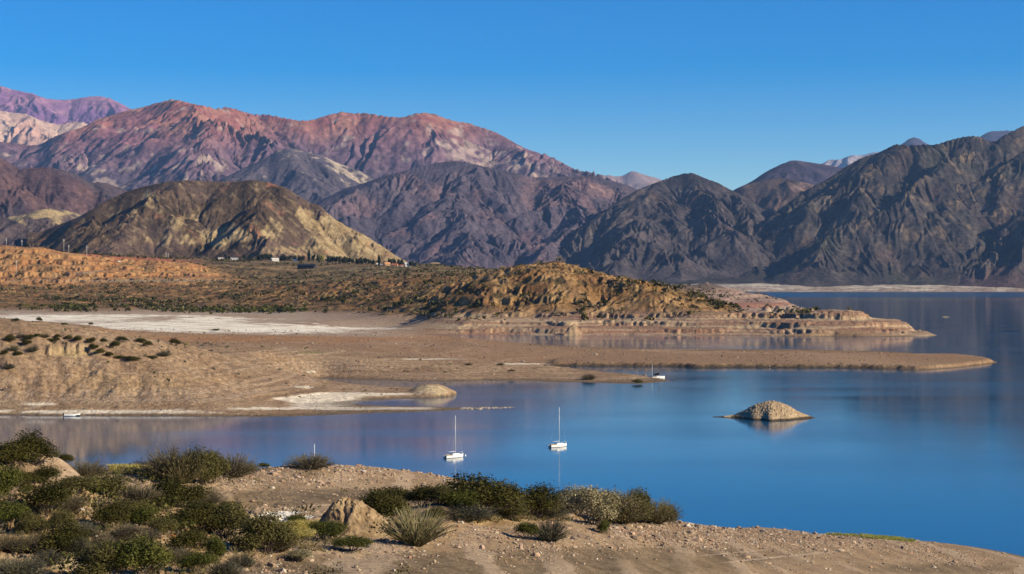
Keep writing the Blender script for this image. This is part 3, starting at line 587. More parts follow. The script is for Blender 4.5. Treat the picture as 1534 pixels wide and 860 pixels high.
# ------------------------------------------------------------------ lake
def make_water():
    m, n, b = mat_new("lake_water")
    b.inputs["Base Color"].default_value = (0.008, 0.058, 0.125, 1); b.inputs["IOR"].default_value = 1.333
    b.inputs["Specular IOR Level"].default_value = 0.5
    geo = n.nodes.new("ShaderNodeNewGeometry"); sep = n.nodes.new("ShaderNodeSeparateXYZ"); n.links.new(geo.outputs["Position"], sep.inputs[0])
    r = n.nodes.new("ShaderNodeMapRange"); r.inputs[1].default_value = 4600; r.inputs[2].default_value = 5400; r.inputs[3].default_value = 0.0; r.inputs[4].default_value = 0.12
    n.links.new(sep.outputs["Y"], r.inputs[0])
    mp = n.nodes.new("ShaderNodeMapping"); mp.inputs["Scale"].default_value = (0.0035, 0.02, 1); n.links.new(geo.outputs["Position"], mp.inputs["Vector"])
    n3 = n.nodes.new("ShaderNodeTexNoise"); n3.inputs["Scale"].default_value = 1.0; n3.inputs["Detail"].default_value = 4; n.links.new(mp.outputs[0], n3.inputs["Vector"])
    r3 = n.nodes.new("ShaderNodeMapRange"); r3.inputs[1].default_value = 0.38; r3.inputs[2].default_value = 0.66; r3.inputs[3].default_value = 0.045; r3.inputs[4].default_value = 0.1
    n.links.new(n3.outputs["Fac"], r3.inputs[0])
    r4 = n.nodes.new("ShaderNodeMapRange"); r4.inputs[1].default_value = 760; r4.inputs[2].default_value = 540; r4.inputs[3].default_value = 0.0; r4.inputs[4].default_value = 0.012
    n.links.new(sep.outputs["Y"], r4.inputs[0]); a4 = n.nodes.new("ShaderNodeMath"); a4.operation = 'ADD'; n.links.new(r4.outputs[0], a4.inputs[0]); n.links.new(r3.outputs[0], a4.inputs[1]); r3 = a4
    ad = n.nodes.new("ShaderNodeMath"); ad.operation = 'ADD'; n.links.new(r3.outputs[0], ad.inputs[0]); n.links.new(r.outputs[0], ad.inputs[1]); n.links.new(ad.outputs[0], b.inputs["Roughness"])
    n1 = n.nodes.new("ShaderNodeTexNoise"); n1.inputs["Scale"].default_value = 0.9; n1.inputs["Detail"].default_value = 3
    n.links.new(geo.outputs["Position"], n1.inputs["Vector"])
    n2 = n.nodes.new("ShaderNodeTexNoise"); n2.inputs["Scale"].default_value = 0.012; n2.inputs["Detail"].default_value = 3
    n.links.new(geo.outputs["Position"], n2.inputs["Vector"])
    r2 = n.nodes.new("ShaderNodeMapRange"); r2.inputs[1].default_value = 0.4; r2.inputs[2].default_value = 0.65; r2.inputs[3].default_value = 0.008; r2.inputs[4].default_value = 0.028
    n.links.new(n2.outputs["Fac"], r2.inputs[0])
    bp = n.nodes.new("ShaderNodeBump"); bp.inputs["Distance"].default_value = 1.0
    n.links.new(r2.outputs[0], bp.inputs["Strength"])
    n.links.new(n1.outputs["Fac"], bp.inputs["Height"]); n.links.new(bp.outputs[0], b.inputs["Normal"])
    me = mesh_from("water", [(-4000, -400, 0), (9000, -400, 0), (9000, 8300, 0), (-4000, 8300, 0)], [(0, 1, 2, 3)], smooth=False)
    tag(obj("water", me, m), "calm blue lake reflecting the mountains and sky", "lake", kind="structure")
make_water()

# ------------------------------------------------------------------ pebble island
SKY_I2 = [(1076, 624.5), (1085, 623.6), (1092, 622.6), (1100, 621.5), (1108, 618), (1117, 613.5), (1125, 609), (1132, 605.6), (1139, 603.4), (1146, 601.5), (1152, 600.2), (1158, 600), (1164, 601), (1170, 602.4), (1180, 606.5), (1187, 610.5), (1192, 614), (1198, 617), (1205, 619.8), (1212, 622.3), (1218, 624.2), (1226, 626.2)]
isl = Land(np.arange(1068, 1234, 0.45), np.arange(502, 550, 0.11))
pk_ = np.array(SKY_I2); Yc = 525 - (isl.u - 1150) * 0.02
hz = np.interp(isl.u, pk_[:, 0], CH - (pk_[:, 1] - HZ) / F * 525.0)
half = (3.0 + 2.2 * np.clip(hz, 0, 6)) * (1 + 0.12 * gnoise(isl.u / 14.0, isl.u * 0, 2) + 0.02 * gnoise(isl.u / 5.0, isl.u * 0, 3))
tt = np.abs(isl.Y - Yc[None]) / half[None]
isl.z = np.clip(hz, -1, 9)[None] * (1 - np.clip(tt, 0, 1.6) ** 1.35) - 0.25 * tt
rough = np.clip(isl.z / 1.5, 0, 1)
isl.z *= 0.95
isl.z += rough * (0.10 * np.maximum(0, gnoise(isl.X / 1.1, isl.Y / 1.1, 9)) + 0.22 * fbm(isl.X / 1.6, isl.Y / 1.6, 3, 3) + 0.32 * np.maximum(0, gnoise(isl.X / 0.55, isl.Y / 0.55, 4)) + 0.15 * gnoise(isl.X / 0.28, isl.Y / 0.28, 5))
ci = mixc((0.36, 0.27, 0.16), (0.50, 0.39, 0.25), sstep(-0.3, 0.3, N(isl, 0.6, 3, 6)))
ci = mixc(ci, (0.36, 0.22, 0.14), 0.6 * sstep(0, 0.4, N(isl, 1.5, 3, 7)))
ci = mixc(ci, (0.075, 0.055, 0.035), 1 - sstep(0.25, 0.7, isl.z + 0.2 * N(isl, 1.2, 2, 8)))
ci = mixc(ci, (0.6, 0.5, 0.3), sstep(0.5, 0.8, blob(isl.U, isl.U * 0, 1090, 0, 8, 9)) * sstep(0.05, 0.2, isl.z))
tag(isl.build("island", M_fore, np.clip(ci, 0.01, 0.9)), "small cone of tan pebbles rising from open water", "island", kind="structure")

# ------------------------------------------------------------------ near bank
FC = [(0,860,75),(-200,860,75),(200,860,78),(400,860,86),(600,860,96),(800,860,107),(1000,860,127),(1200,860,165),(1400,860,212),(1534,860,240),(1700,870,245),
 (-200,700,104),(0,690,108),(40,680,111),(70,676,112),(100,691,114),(125,707,116),(150,716,119),(180,704,140),(225,704,142),(300,716,146),(350,708,160),(400,700,175),(480,703,190),(560,709,200),(640,718,205),(720,728,205),(800,746,200),(900,770,196),(1010,785,200),(1150,793,235),(1300,801.5,262),(1400,819,257),(1480,834,252),(1534,843,249),(1620,860,243),
 (0,770,90),(-200,780,88),(200,760,102),(120,740,106),(200,790,95),(60,735,104),(140,725,112),(190,722,128),(250,735,122),(300,765,110),(330,790,104),(340,755,124),(350,740,132),(420,760,130),(450,776,122),(400,772,119),(500,740,150),(480,720,168),(600,740,170),(700,745,180),(370,780,109),(350,800,103),(375,810,100),(400,835,95),(300,820,94),(330,845,90),
 (480,800,114),(590,800,114),(535,808,110),(620,820,105),(740,775,130),(760,800,125),(900,790,150),(900,820,125),(1050,820,150),(1200,830,190),(1350,838,222),(850,775,150),(680,790,120),(560,775,126),(660,775,127)]
fp, fv = [], []
for px, py, Y in FC:
    x, y, z = XYZ(px, py, Y); fp.append((x / 60, y / 60)); fv.append(z)
for x in (-70, 0, 70): fp.append((x / 60, 0)); fv.append(38.3)
for px in range(-300, 1900, 200):
    Yc_ = float(np.interp(px, [-200, 150, 300, 480, 720, 1010, 1300, 1534, 1900], [106, 120, 150, 192, 206, 202, 263, 250, 240]))
    fp.append((((px - 767) / F * 330) / 60, 330 / 60)); fv.append(-6)
    if px < 1000: fp.append((((px - 767) / F * (Yc_ + 45)) / 60, (Yc_ + 45) / 60)); fv.append(XYZ(px, 700 + max(0, px - 480) * 0.165, Yc_ + 45)[2] - 7)
    else: fp.append((((px - 767) / F * 295) / 60, 295 / 60)); fv.append(-3.2)
f_fore = tps(fp, fv, 1e-5)
rows = np.concatenate([np.arange(15, 70, 2.5), np.arange(70, 150, 0.27), np.arange(150, 275, 0.42), np.arange(275, 336, 1.5)])
fore = Land(np.arange(-260, 1800, 2.0), rows)
fore.z = coarse(lambda u, y: f_fore((u - 767) / F * y / 60, y / 60), fore, 5, 4)
Xf, Yf, Uf = fore.X, fore.Y, fore.U
dry = sstep(0.2, 1.5, fore.z)
PYf = fore.py()
B = lambda *a: blob(Uf, PYf, *a)
roughf = dry * (0.3 + 0.7 * np.clip(1.3 * B(120, 780, 230, 90) + B(600, 790, 330, 40), 0, 1))
fore.z += roughf * (0.55 * fbm(Xf / 7, Yf / 7, 3, 71) + 0.22 * fbm(Xf / 2.2, Yf / 2.2, 3, 72)) + 0.05 * dry * fbm(Xf / 0.9, Yf / 0.9, 3, 73)
erode(fore, 7.0, 0.045, roughf * sstep(0.05, 0.4, B(120, 790, 280, 90)), 3, 0.5, 74)
def fbump(px, py, Y, h, rx, ry, p=2.0, sk=0.0, seed=0):     # a heap of earth standing on the bank
    x0 = (px - 767) / F * Y; z0 = XYZ(px, py, Y)[2]
    a = (Xf - x0) / rx; b = (Yf - Y) / ry
    a = a + sk * b; r = np.sqrt(a * a + b * b) + 0.16 * fbm(Xf / 1.6, Yf / 1.6, 3, 80 + seed)
    k = h * np.clip(1 - np.clip(r, 0, 2) ** p, 0, 1)
    fore.z = np.maximum(fore.z, np.where(r < 1, z0 + k, -99))
fbump(655, 776, 128, 1.05, 3.2, 3.4, 1.7, 0, 3)
lines = np.sin(fore.z * 5.2 + 1.2 * fbm(Xf / 25, Yf / 25, 2, 75))
fore.z += 0.09 * dry * lines * sstep(600, 900, Uf)
gx, gy = fore.grad(); fsl = np.sqrt(gx * gx + gy * gy); PYf = fore.py()
m1, m2, m3 = fbm(Xf / 6, Yf / 6, 4, 81), fbm(Xf / 1.6, Yf / 1.6, 4, 82), fbm(Xf / 20, Yf / 20, 3, 83)
cf = mixc((0.28, 0.198, 0.12), (0.37, 0.268, 0.165), sstep(-0.35, 0.35, m1 + 0.4 * m2))
mudf = np.clip(1.2 * B(400, 748, 80, 12) + 1.1 * B(520, 742, 120, 10) + 1.3 * B(560, 862, 230, 26) + 1.0 * B(850, 850, 320, 20) + 0.9 * B(960, 830, 240, 12) + 0.9 * B(1420, 852, 130, 10) + 0.6 * B(660, 745, 120, 10), 0, 1)
cf = mixc(cf, mixc((0.145, 0.108, 0.066), (0.195, 0.148, 0.094), sstep(-0.3, 0.3, m2)), 0.85 * sstep(0.3, 0.8, mudf + 0.25 * m1))
och = np.clip(1.2 * B(110, 800, 260, 80) + 1.1 * B(740, 776, 150, 11) + B(640, 800, 60, 20), 0, 1)
cf = mixc(cf, mixc((0.31, 0.2, 0.095), (0.45, 0.32, 0.165), sstep(-0.3, 0.35, m2 + 0.3 * m1)), 0.8 * sstep(0.25, 0.7, och))
cf = mixc(cf, mixc((0.38, 0.27, 0.175), (0.44, 0.33, 0.22), sstep(-0.3, 0.3, m2)), 0.9 * sstep(0.35, 0.7, 1.1 * B(95, 705, 46, 26)))
cf = mixc(cf, (0.50, 0.40, 0.23), 0.85 * sstep(0.4, 0.75, 1.1 * B(362, 800, 20, 34) + 0.9 * B(110, 846, 60, 12) + 0.7 * B(310, 835, 16, 10) + 0.9 * B(375, 785, 10, 16) + 0.3 * m2))
cf = mixc(cf, (0.76, 0.73, 0.64), 0.95 * sstep(0.45, 0.62, 0.9 * B(420, 769, 50, 4.5, -0.07) + 1.0 * B(432, 778, 42, 4, -0.1) + 0.5 * m2 + 0.2 * m1))
cf = mixc(cf, (0.47, 0.36, 0.25), 0.6 * sstep(0.25, 0.7, lines) * sstep(0.45, 0.9, fbm(Xf / 30, Yf / 30, 3, 85) + 0.7) * (1 - sstep(0.3, 0.8, och)))
cf = mixc(cf, (0.47, 0.37, 0.26), 0.8 * sstep(0.5, 0.8, B(480, 757, 120, 1.6, -0.06) + B(1180, 833, 150, 2, -0.1) + 0.8 * B(1100, 828, 120, 1.5, -0.09)))
cf = mixc(cf, (0.13, 0.1, 0.07), 0.8 * (1 - sstep(0.05, 0.35, fore.z)))
tag(fore.build("ground", M_fore, np.clip(cf, 0.01, 0.9)), "stony tan bank with shrubs in front of the lake", "ground", kind="structure")

# loose stones: a gravel cover nobody could count
rs = np.random.RandomState(4)
ico = np.array([(-1, 1.618, 0), (1, 1.618, 0), (-1, -1.618, 0), (1, -1.618, 0), (0, -1, 1.618), (0, 1, 1.618), (0, -1, -1.618), (0, 1, -1.618), (1.618, 0, -1), (1.618, 0, 1), (-1.618, 0, -1), (-1.618, 0, 1)]) / 1.9
icf = np.array([(0, 11, 5), (0, 5, 1), (0, 1, 7), (0, 7, 10), (0, 10, 11), (1, 5, 9), (5, 11, 4), (11, 10, 2), (10, 7, 6), (7, 1, 8), (3, 9, 4), (3, 4, 2), (3, 2, 6), (3, 6, 8), (3, 8, 9), (4, 9, 5), (2, 4, 11), (6, 2, 10), (8, 6, 7), (9, 8, 1)])
def rocks(cen, size, cols):
    n = len(cen); v = ico[None] * (0.65 + 0.7 * rs.rand(n, 12, 1)) * size[:, None, None] * np.stack([0.8 + 0.6 * rs.rand(n), 0.8 + 0.6 * rs.rand(n), 0.55 + 0.4 * rs.rand(n)], 1)[:, None, :]
    a = rs.rand(n) * 6.28; ca, sa = np.cos(a)[:, None], np.sin(a)[:, None]
    v = np.stack([v[..., 0] * ca - v[..., 1] * sa, v[..., 0] * sa + v[..., 1] * ca, v[..., 2]], -1) + cen[:, None, :]
    f = icf[None] + (np.arange(n) * 12)[:, None, None]
    return v.reshape(-1, 3), f.reshape(-1, 3), np.repeat(cols, 12, 0)
dens = np.clip(1.3 * B(560, 712, 190, 11, 0.12) + 0.9 * B(420, 718, 80, 10) + 1.1 * B(900, 805, 330, 17, 0.02) + 0.9 * B(720, 815, 130, 22) + 0.9 * B(1150, 802, 200, 12, 0.08) + 0.75 * B(150, 770, 180, 60) + 0.5 * B(1380, 830, 160, 12, 0.2) + 0.55 * B(420, 845, 60, 16) + 0.5 * B(600, 835, 160, 12) + 0.07, 0, 1) * sstep(0.0, 0.3, fore.z) * (0.12 + 0.88 * sstep(-0.15, 0.35, m1 + 0.5 * m3 + 0.15))
area = (Yf / F * 2.0) * np.gradient(rows)[:, None]
vis = (PYf < 875) & (PYf > 660) & (Yf > 72) & (Uf > -60) & (Uf < 1600)
wgt = (dens * area * np.clip(1.6 - Yf / 260, 0.5, 1.2) * vis).ravel(); wgt /= wgt.sum()
NS = 80000
idx = rs.choice(wgt.size, NS, p=wgt); jx = (rs.rand(NS) - .5); jy = (rs.rand(NS) - .5)
cy = Yf.ravel()[idx] + jy * 0.35; cx = (Uf.ravel()[idx] + jx * 2 - 767) / F * cy
size = np.clip(0.04 * np.exp(0.66 * rs.randn(NS)), 0.025, 0.4) * np.clip(cy / 150, 0.8, 1.1)
czz = fore.z.ravel()[idx] + size * 0.15
pal_ = np.array([(0.42, 0.30, 0.2), (0.36, 0.25, 0.165), (0.48, 0.37, 0.26), (0.29, 0.225, 0.165), (0.42, 0.26, 0.165), (0.55, 0.48, 0.37), (0.22, 0.17, 0.125)])
sc = pal_[rs.choice(7, NS, p=[.26, .2, .18, .12, .1, .07, .07])] * (0.8 + 0.4 * rs.rand(NS, 1))
v, f, cc = rocks(np.stack([cx, cy, czz], 1), size, sc)
tag(obj("gravel", mesh_from("gravel", v, tris=f, col=cc, smooth=False), M_stone), "loose tan and pinkish stones strewn over the near bank", "gravel", kind="stuff")

# ------------------------------------------------------------------ shrubs
PAL = {'dark': [(0.0243, 0.0243, 0.0054), (0.0459, 0.0432, 0.0081), (0.0837, 0.0729, 0.0135)], 'olive': [(0.0486, 0.04455, 0.0135), (0.0837, 0.0756, 0.02295), (0.1215, 0.1053, 0.0351)],
       'green': [(0.0351, 0.0405, 0.00675), (0.0702, 0.0756, 0.0135), (0.1215, 0.1188, 0.027)], 'wisp': [(0.0675, 0.05535, 0.03375), (0.1148, 0.0972, 0.05805), (0.1688, 0.1418, 0.0891)],
       'tan': [(0.09, 0.0744, 0.0312), (0.144, 0.12, 0.0504), (0.204, 0.168, 0.0792)], 'pale': [(0.15, 0.1313, 0.06875), (0.2375, 0.2063, 0.1125), (0.3375, 0.2937, 0.1688)], 'lime': [(0.24, 0.27, 0.05), (0.34, 0.36, 0.09), (0.45, 0.44, 0.14)],
       'broom': [(0.09, 0.09, 0.03), (0.18, 0.162, 0.078), (0.315, 0.27, 0.1575)], 'yellow': [(0.22, 0.19, 0.045), (0.33, 0.28, 0.08), (0.42, 0.36, 0.13)], 'grey': [(0.06075, 0.0567, 0.0351), (0.0945, 0.0891, 0.0567), (0.1485, 0.1377, 0.0891)]}
def leaf_quads(cen, nrm, size, rs, col, aspect=1.7):
    n = len(cen); r = rs.randn(n, 3); t = np.cross(nrm, r); t /= np.linalg.norm(t, axis=1, keepdims=True) + 1e-9; b = np.cross(nrm, t)
    s = size[:, None]
    v = np.stack([cen - t * s * aspect, cen + b * s * 0.8, cen + t * s * aspect, cen - b * s * 0.8], 1)
    return v.reshape(-1, 3), np.repeat(col, 4, 0)
def strips(p0, p1, w, col):                                   # thin three-sided twigs
    d = p1 - p0; d /= np.linalg.norm(d, axis=1, keepdims=True) + 1e-9
    a = np.cross(d, np.array([0.31, 0.87, 0.38])); a /= np.linalg.norm(a, axis=1, keepdims=True) + 1e-9; b = np.cross(d, a)
    vs = []
    for k in range(3):
        t = k * 2.094; o = (a * math.cos(t) + b * math.sin(t))
        vs.append(p0 + o * w[:, None]); vs.append(p1 + o * w[:, None] * 0.55)
    v = np.stack(vs, 1); n = len(p0); base = (np.arange(n) * 6)[:, None]
    q = np.concatenate([base + np.array([[2 * k, 2 * ((k + 1) % 3), 2 * ((k + 1) % 3) + 1, 2 * k + 1]]) for k in range(3)], 0)
    return v.reshape(-1, 3), q, np.repeat(col, 6, 0)
def pick_cols(rs, kind, n, lift=None):
    P = np.array(PAL[kind]); t = np.clip(rs.rand(n) * 2 if lift is None else lift * 1.2 + 0.8 * rs.rand(n), 0, 1.999)
    i = t.astype(int); f = (t - i)[:, None]
    return (P[i] * (1 - f) + P[i + 1] * f) * (0.75 + 0.5 * rs.rand(n, 1))
def shrub_meshes(kind, seed):
    rs = np.random.RandomState(seed); V, Q, Cc = [], [], []; n0 = 0
    def push(v, q, c):
        nonlocal n0
        V.append(v); Q.append(q + n0); Cc.append(c); n0 += len(v)
    def twigs(n, spread, up, ln, w):
        a = rs.rand(n) * 6.283; r = np.sqrt(rs.rand(n)) * 0.12
        p0 = np.stack([np.cos(a) * r, np.sin(a) * r, np.zeros(n)], 1)
        e = rs.rand(n) ** 0.7 * spread; L = ln * (0.65 + 0.4 * rs.rand(n))
        d = np.stack([np.cos(a) * np.sin(e), np.sin(a) * np.sin(e), np.cos(e) * up], 1)
        pm = p0 + d * L[:, None] * 0.55; p1 = p0 + d * L[:, None] + np.stack([np.cos(a), np.sin(a), np.zeros(n)], 1) * (L * 0.08)[:, None] + rs.randn(n, 3) * 0.02
        return p0, pm, p1
    if kind in ('wisp', 'tan', 'broom', 'grey'):
        n = 520 if kind != 'broom' else 420
        sp, up, ln = (1.25, 1.35, 0.62) if kind != 'broom' else (1.15, 1.5, 0.66)
        p0, pm, p1 = twigs(n, sp, up, ln, 0.006); w = np.full(n, 0.0045 if kind != 'broom' else 0.006)
        for a, b in ((p0, pm), (pm, p1)):
            v, q, c = strips(a, b, w, pick_cols(rs, kind, n)); push(v, q, c)
        m = 2600 if kind != 'broom' else 900
        k = rs.choice(n, m); t = (0.35 + 0.65 * rs.rand(m) ** 0.7)[:, None]
        cen = np.where(t < 0.55, p0[k] + (pm[k] - p0[k]) * t / 0.55, pm[k] + (p1[k] - pm[k]) * (t - 0.55) / 0.45) + rs.randn(m, 3) * 0.018
        nr = rs.randn(m, 3) + np.array([0, 0, 0.5]); nr /= np.linalg.norm(nr, axis=1, keepdims=True)
        v, c = leaf_quads(cen, nr, 0.006 + 0.008 * rs.rand(m), rs, pick_cols(rs, kind, m), 2.2)
        push(v, np.arange(len(v)).reshape(-1, 4), c)
    else:
        nl = {'dark': 11, 'olive': 10, 'green': 10, 'pale': 14, 'yellow': 9}[kind]
        a = rs.rand(nl) * 6.283; r = np.sqrt(rs.rand(nl)) * 0.34; rad = 0.13 + 0.12 * rs.rand(nl)
        C = np.stack([np.cos(a) * r, np.sin(a) * r, 0.16 + (0.62 - 0.75 * r) * rs.rand(nl) ** 0.6], 1); rad[0] = 0.26; C[0] = (0, 0, 0.42)
        m = 7500; k = rs.choice(nl, m, p=rad ** 2 / (rad ** 2).sum())
        d = rs.randn(m, 3); d[:, 2] = np.abs(d[:, 2]) * 1.0 - 0.35; d /= np.linalg.norm(d, axis=1, keepdims=True)
        sh = 1 - 0.5 * rs.rand(m) ** 2.2 + 0.10 * rs.randn(m)
        clump = 0.75 + 0.42 * np.sin(d[:, 0] * 7 + k) * np.sin(d[:, 1] * 8 + 2 * k) + 0.3 * d[:, 2] * 0
        cen = C[k] + d * (rad[k] * sh * np.clip(clump + 0.3, 0.75, 1.2))[:, None] * np.array([1.1, 1.1, 1.25])
        keep = cen[:, 2] > 0.0; cen, d, k, m = cen[keep], d[keep], k[keep], int(keep.sum())
        nr = d + 0.75 * rs.randn(m, 3); nr /= np.linalg.norm(nr, axis=1, keepdims=True)
        hue = rs.rand(nl)[k]
        v, c = leaf_quads(cen, nr, 0.008 + 0.011 * rs.rand(m), rs, pick_cols(rs, kind, m, hue), 1.6)
        push(v, np.arange(len(v)).reshape(-1, 4), c)
        n = 60; t = rs.choice(m, n)                          # shoots that break the outline
        v, q, c = strips(cen[t], cen[t] + d[t] * (0.05 + 0.06 * rs.rand(n))[:, None] + np.array([0, 0, 0.03]), np.full(n, 0.0045), pick_cols(rs, kind, n)); push(v, q, c)
    me = mesh_from("foliage", np.concatenate(V), np.concatenate(Q), col=np.concatenate(Cc), smooth=False); me.materials.append(M_leaf)
    p0, pm, p1 = twigs(14, 1.0, 1.2, 0.5, 0.01)
    v1, q1, c1 = strips(p0, pm, np.full(14, 0.013), np.zeros((14, 3)) + 0.12); v2, q2, c2 = strips(pm, p1, np.full(14, 0.008), np.zeros((14, 3)) + 0.12)
    st = mesh_from("stem", np.concatenate([v1, v2]), np.concatenate([q1, q2 + len(v1)]), smooth=False); st.materials.append(M_bark)
    return me, st
PROTO = {}
for kind, nv in (('dark', 4), ('olive', 3), ('green', 3), ('wisp', 4), ('tan', 2), ('pale', 3), ('broom', 2), ('yellow', 2), ('grey', 3)):
    PROTO[kind] = [shrub_meshes(kind, 100 * len(kind) + 7 * i + ord(kind[0])) for i in range(nv)]
rq = random.Random(9)
first = {}
def plant(land, px, py, w, h, kind, label, group, name="shrub", cat="shrub", sink=0.04, parts=True):
    x, y, z = land.pick(px, py)
    sw, shh = w * y / F, h * y / F
    fm, sm = rq.choice(PROTO[kind])
    root = bpy.data.objects.new(name, None); S.collection.objects.link(root)
    root.location = (x, y + sw * 0.18, min(z, land.at(px, y + sw * 0.18)) - sink * shh); root.rotation_euler = (0, 0, rq.uniform(0, 6.283))
    gk = 1.55 if land is fore else 1.15
    root.scale = (sw * gk, sw * gk, shh * min(gk, 1.4))
    root.empty_display_size = 0.3
    tag(root, label, cat, group)
    key = fm.name
    if key not in first: first[key] = (bpy.data.objects.new("foliage", fm), bpy.data.objects.new("stem", sm)); a, b = first[key]
    else: a, b = first[key][0].copy(), first[key][1].copy()
    for o in ((a, b) if parts else (a,)):
        S.collection.objects.link(o); o.parent = root
    return root
G1 = "shrubs on the near bank"
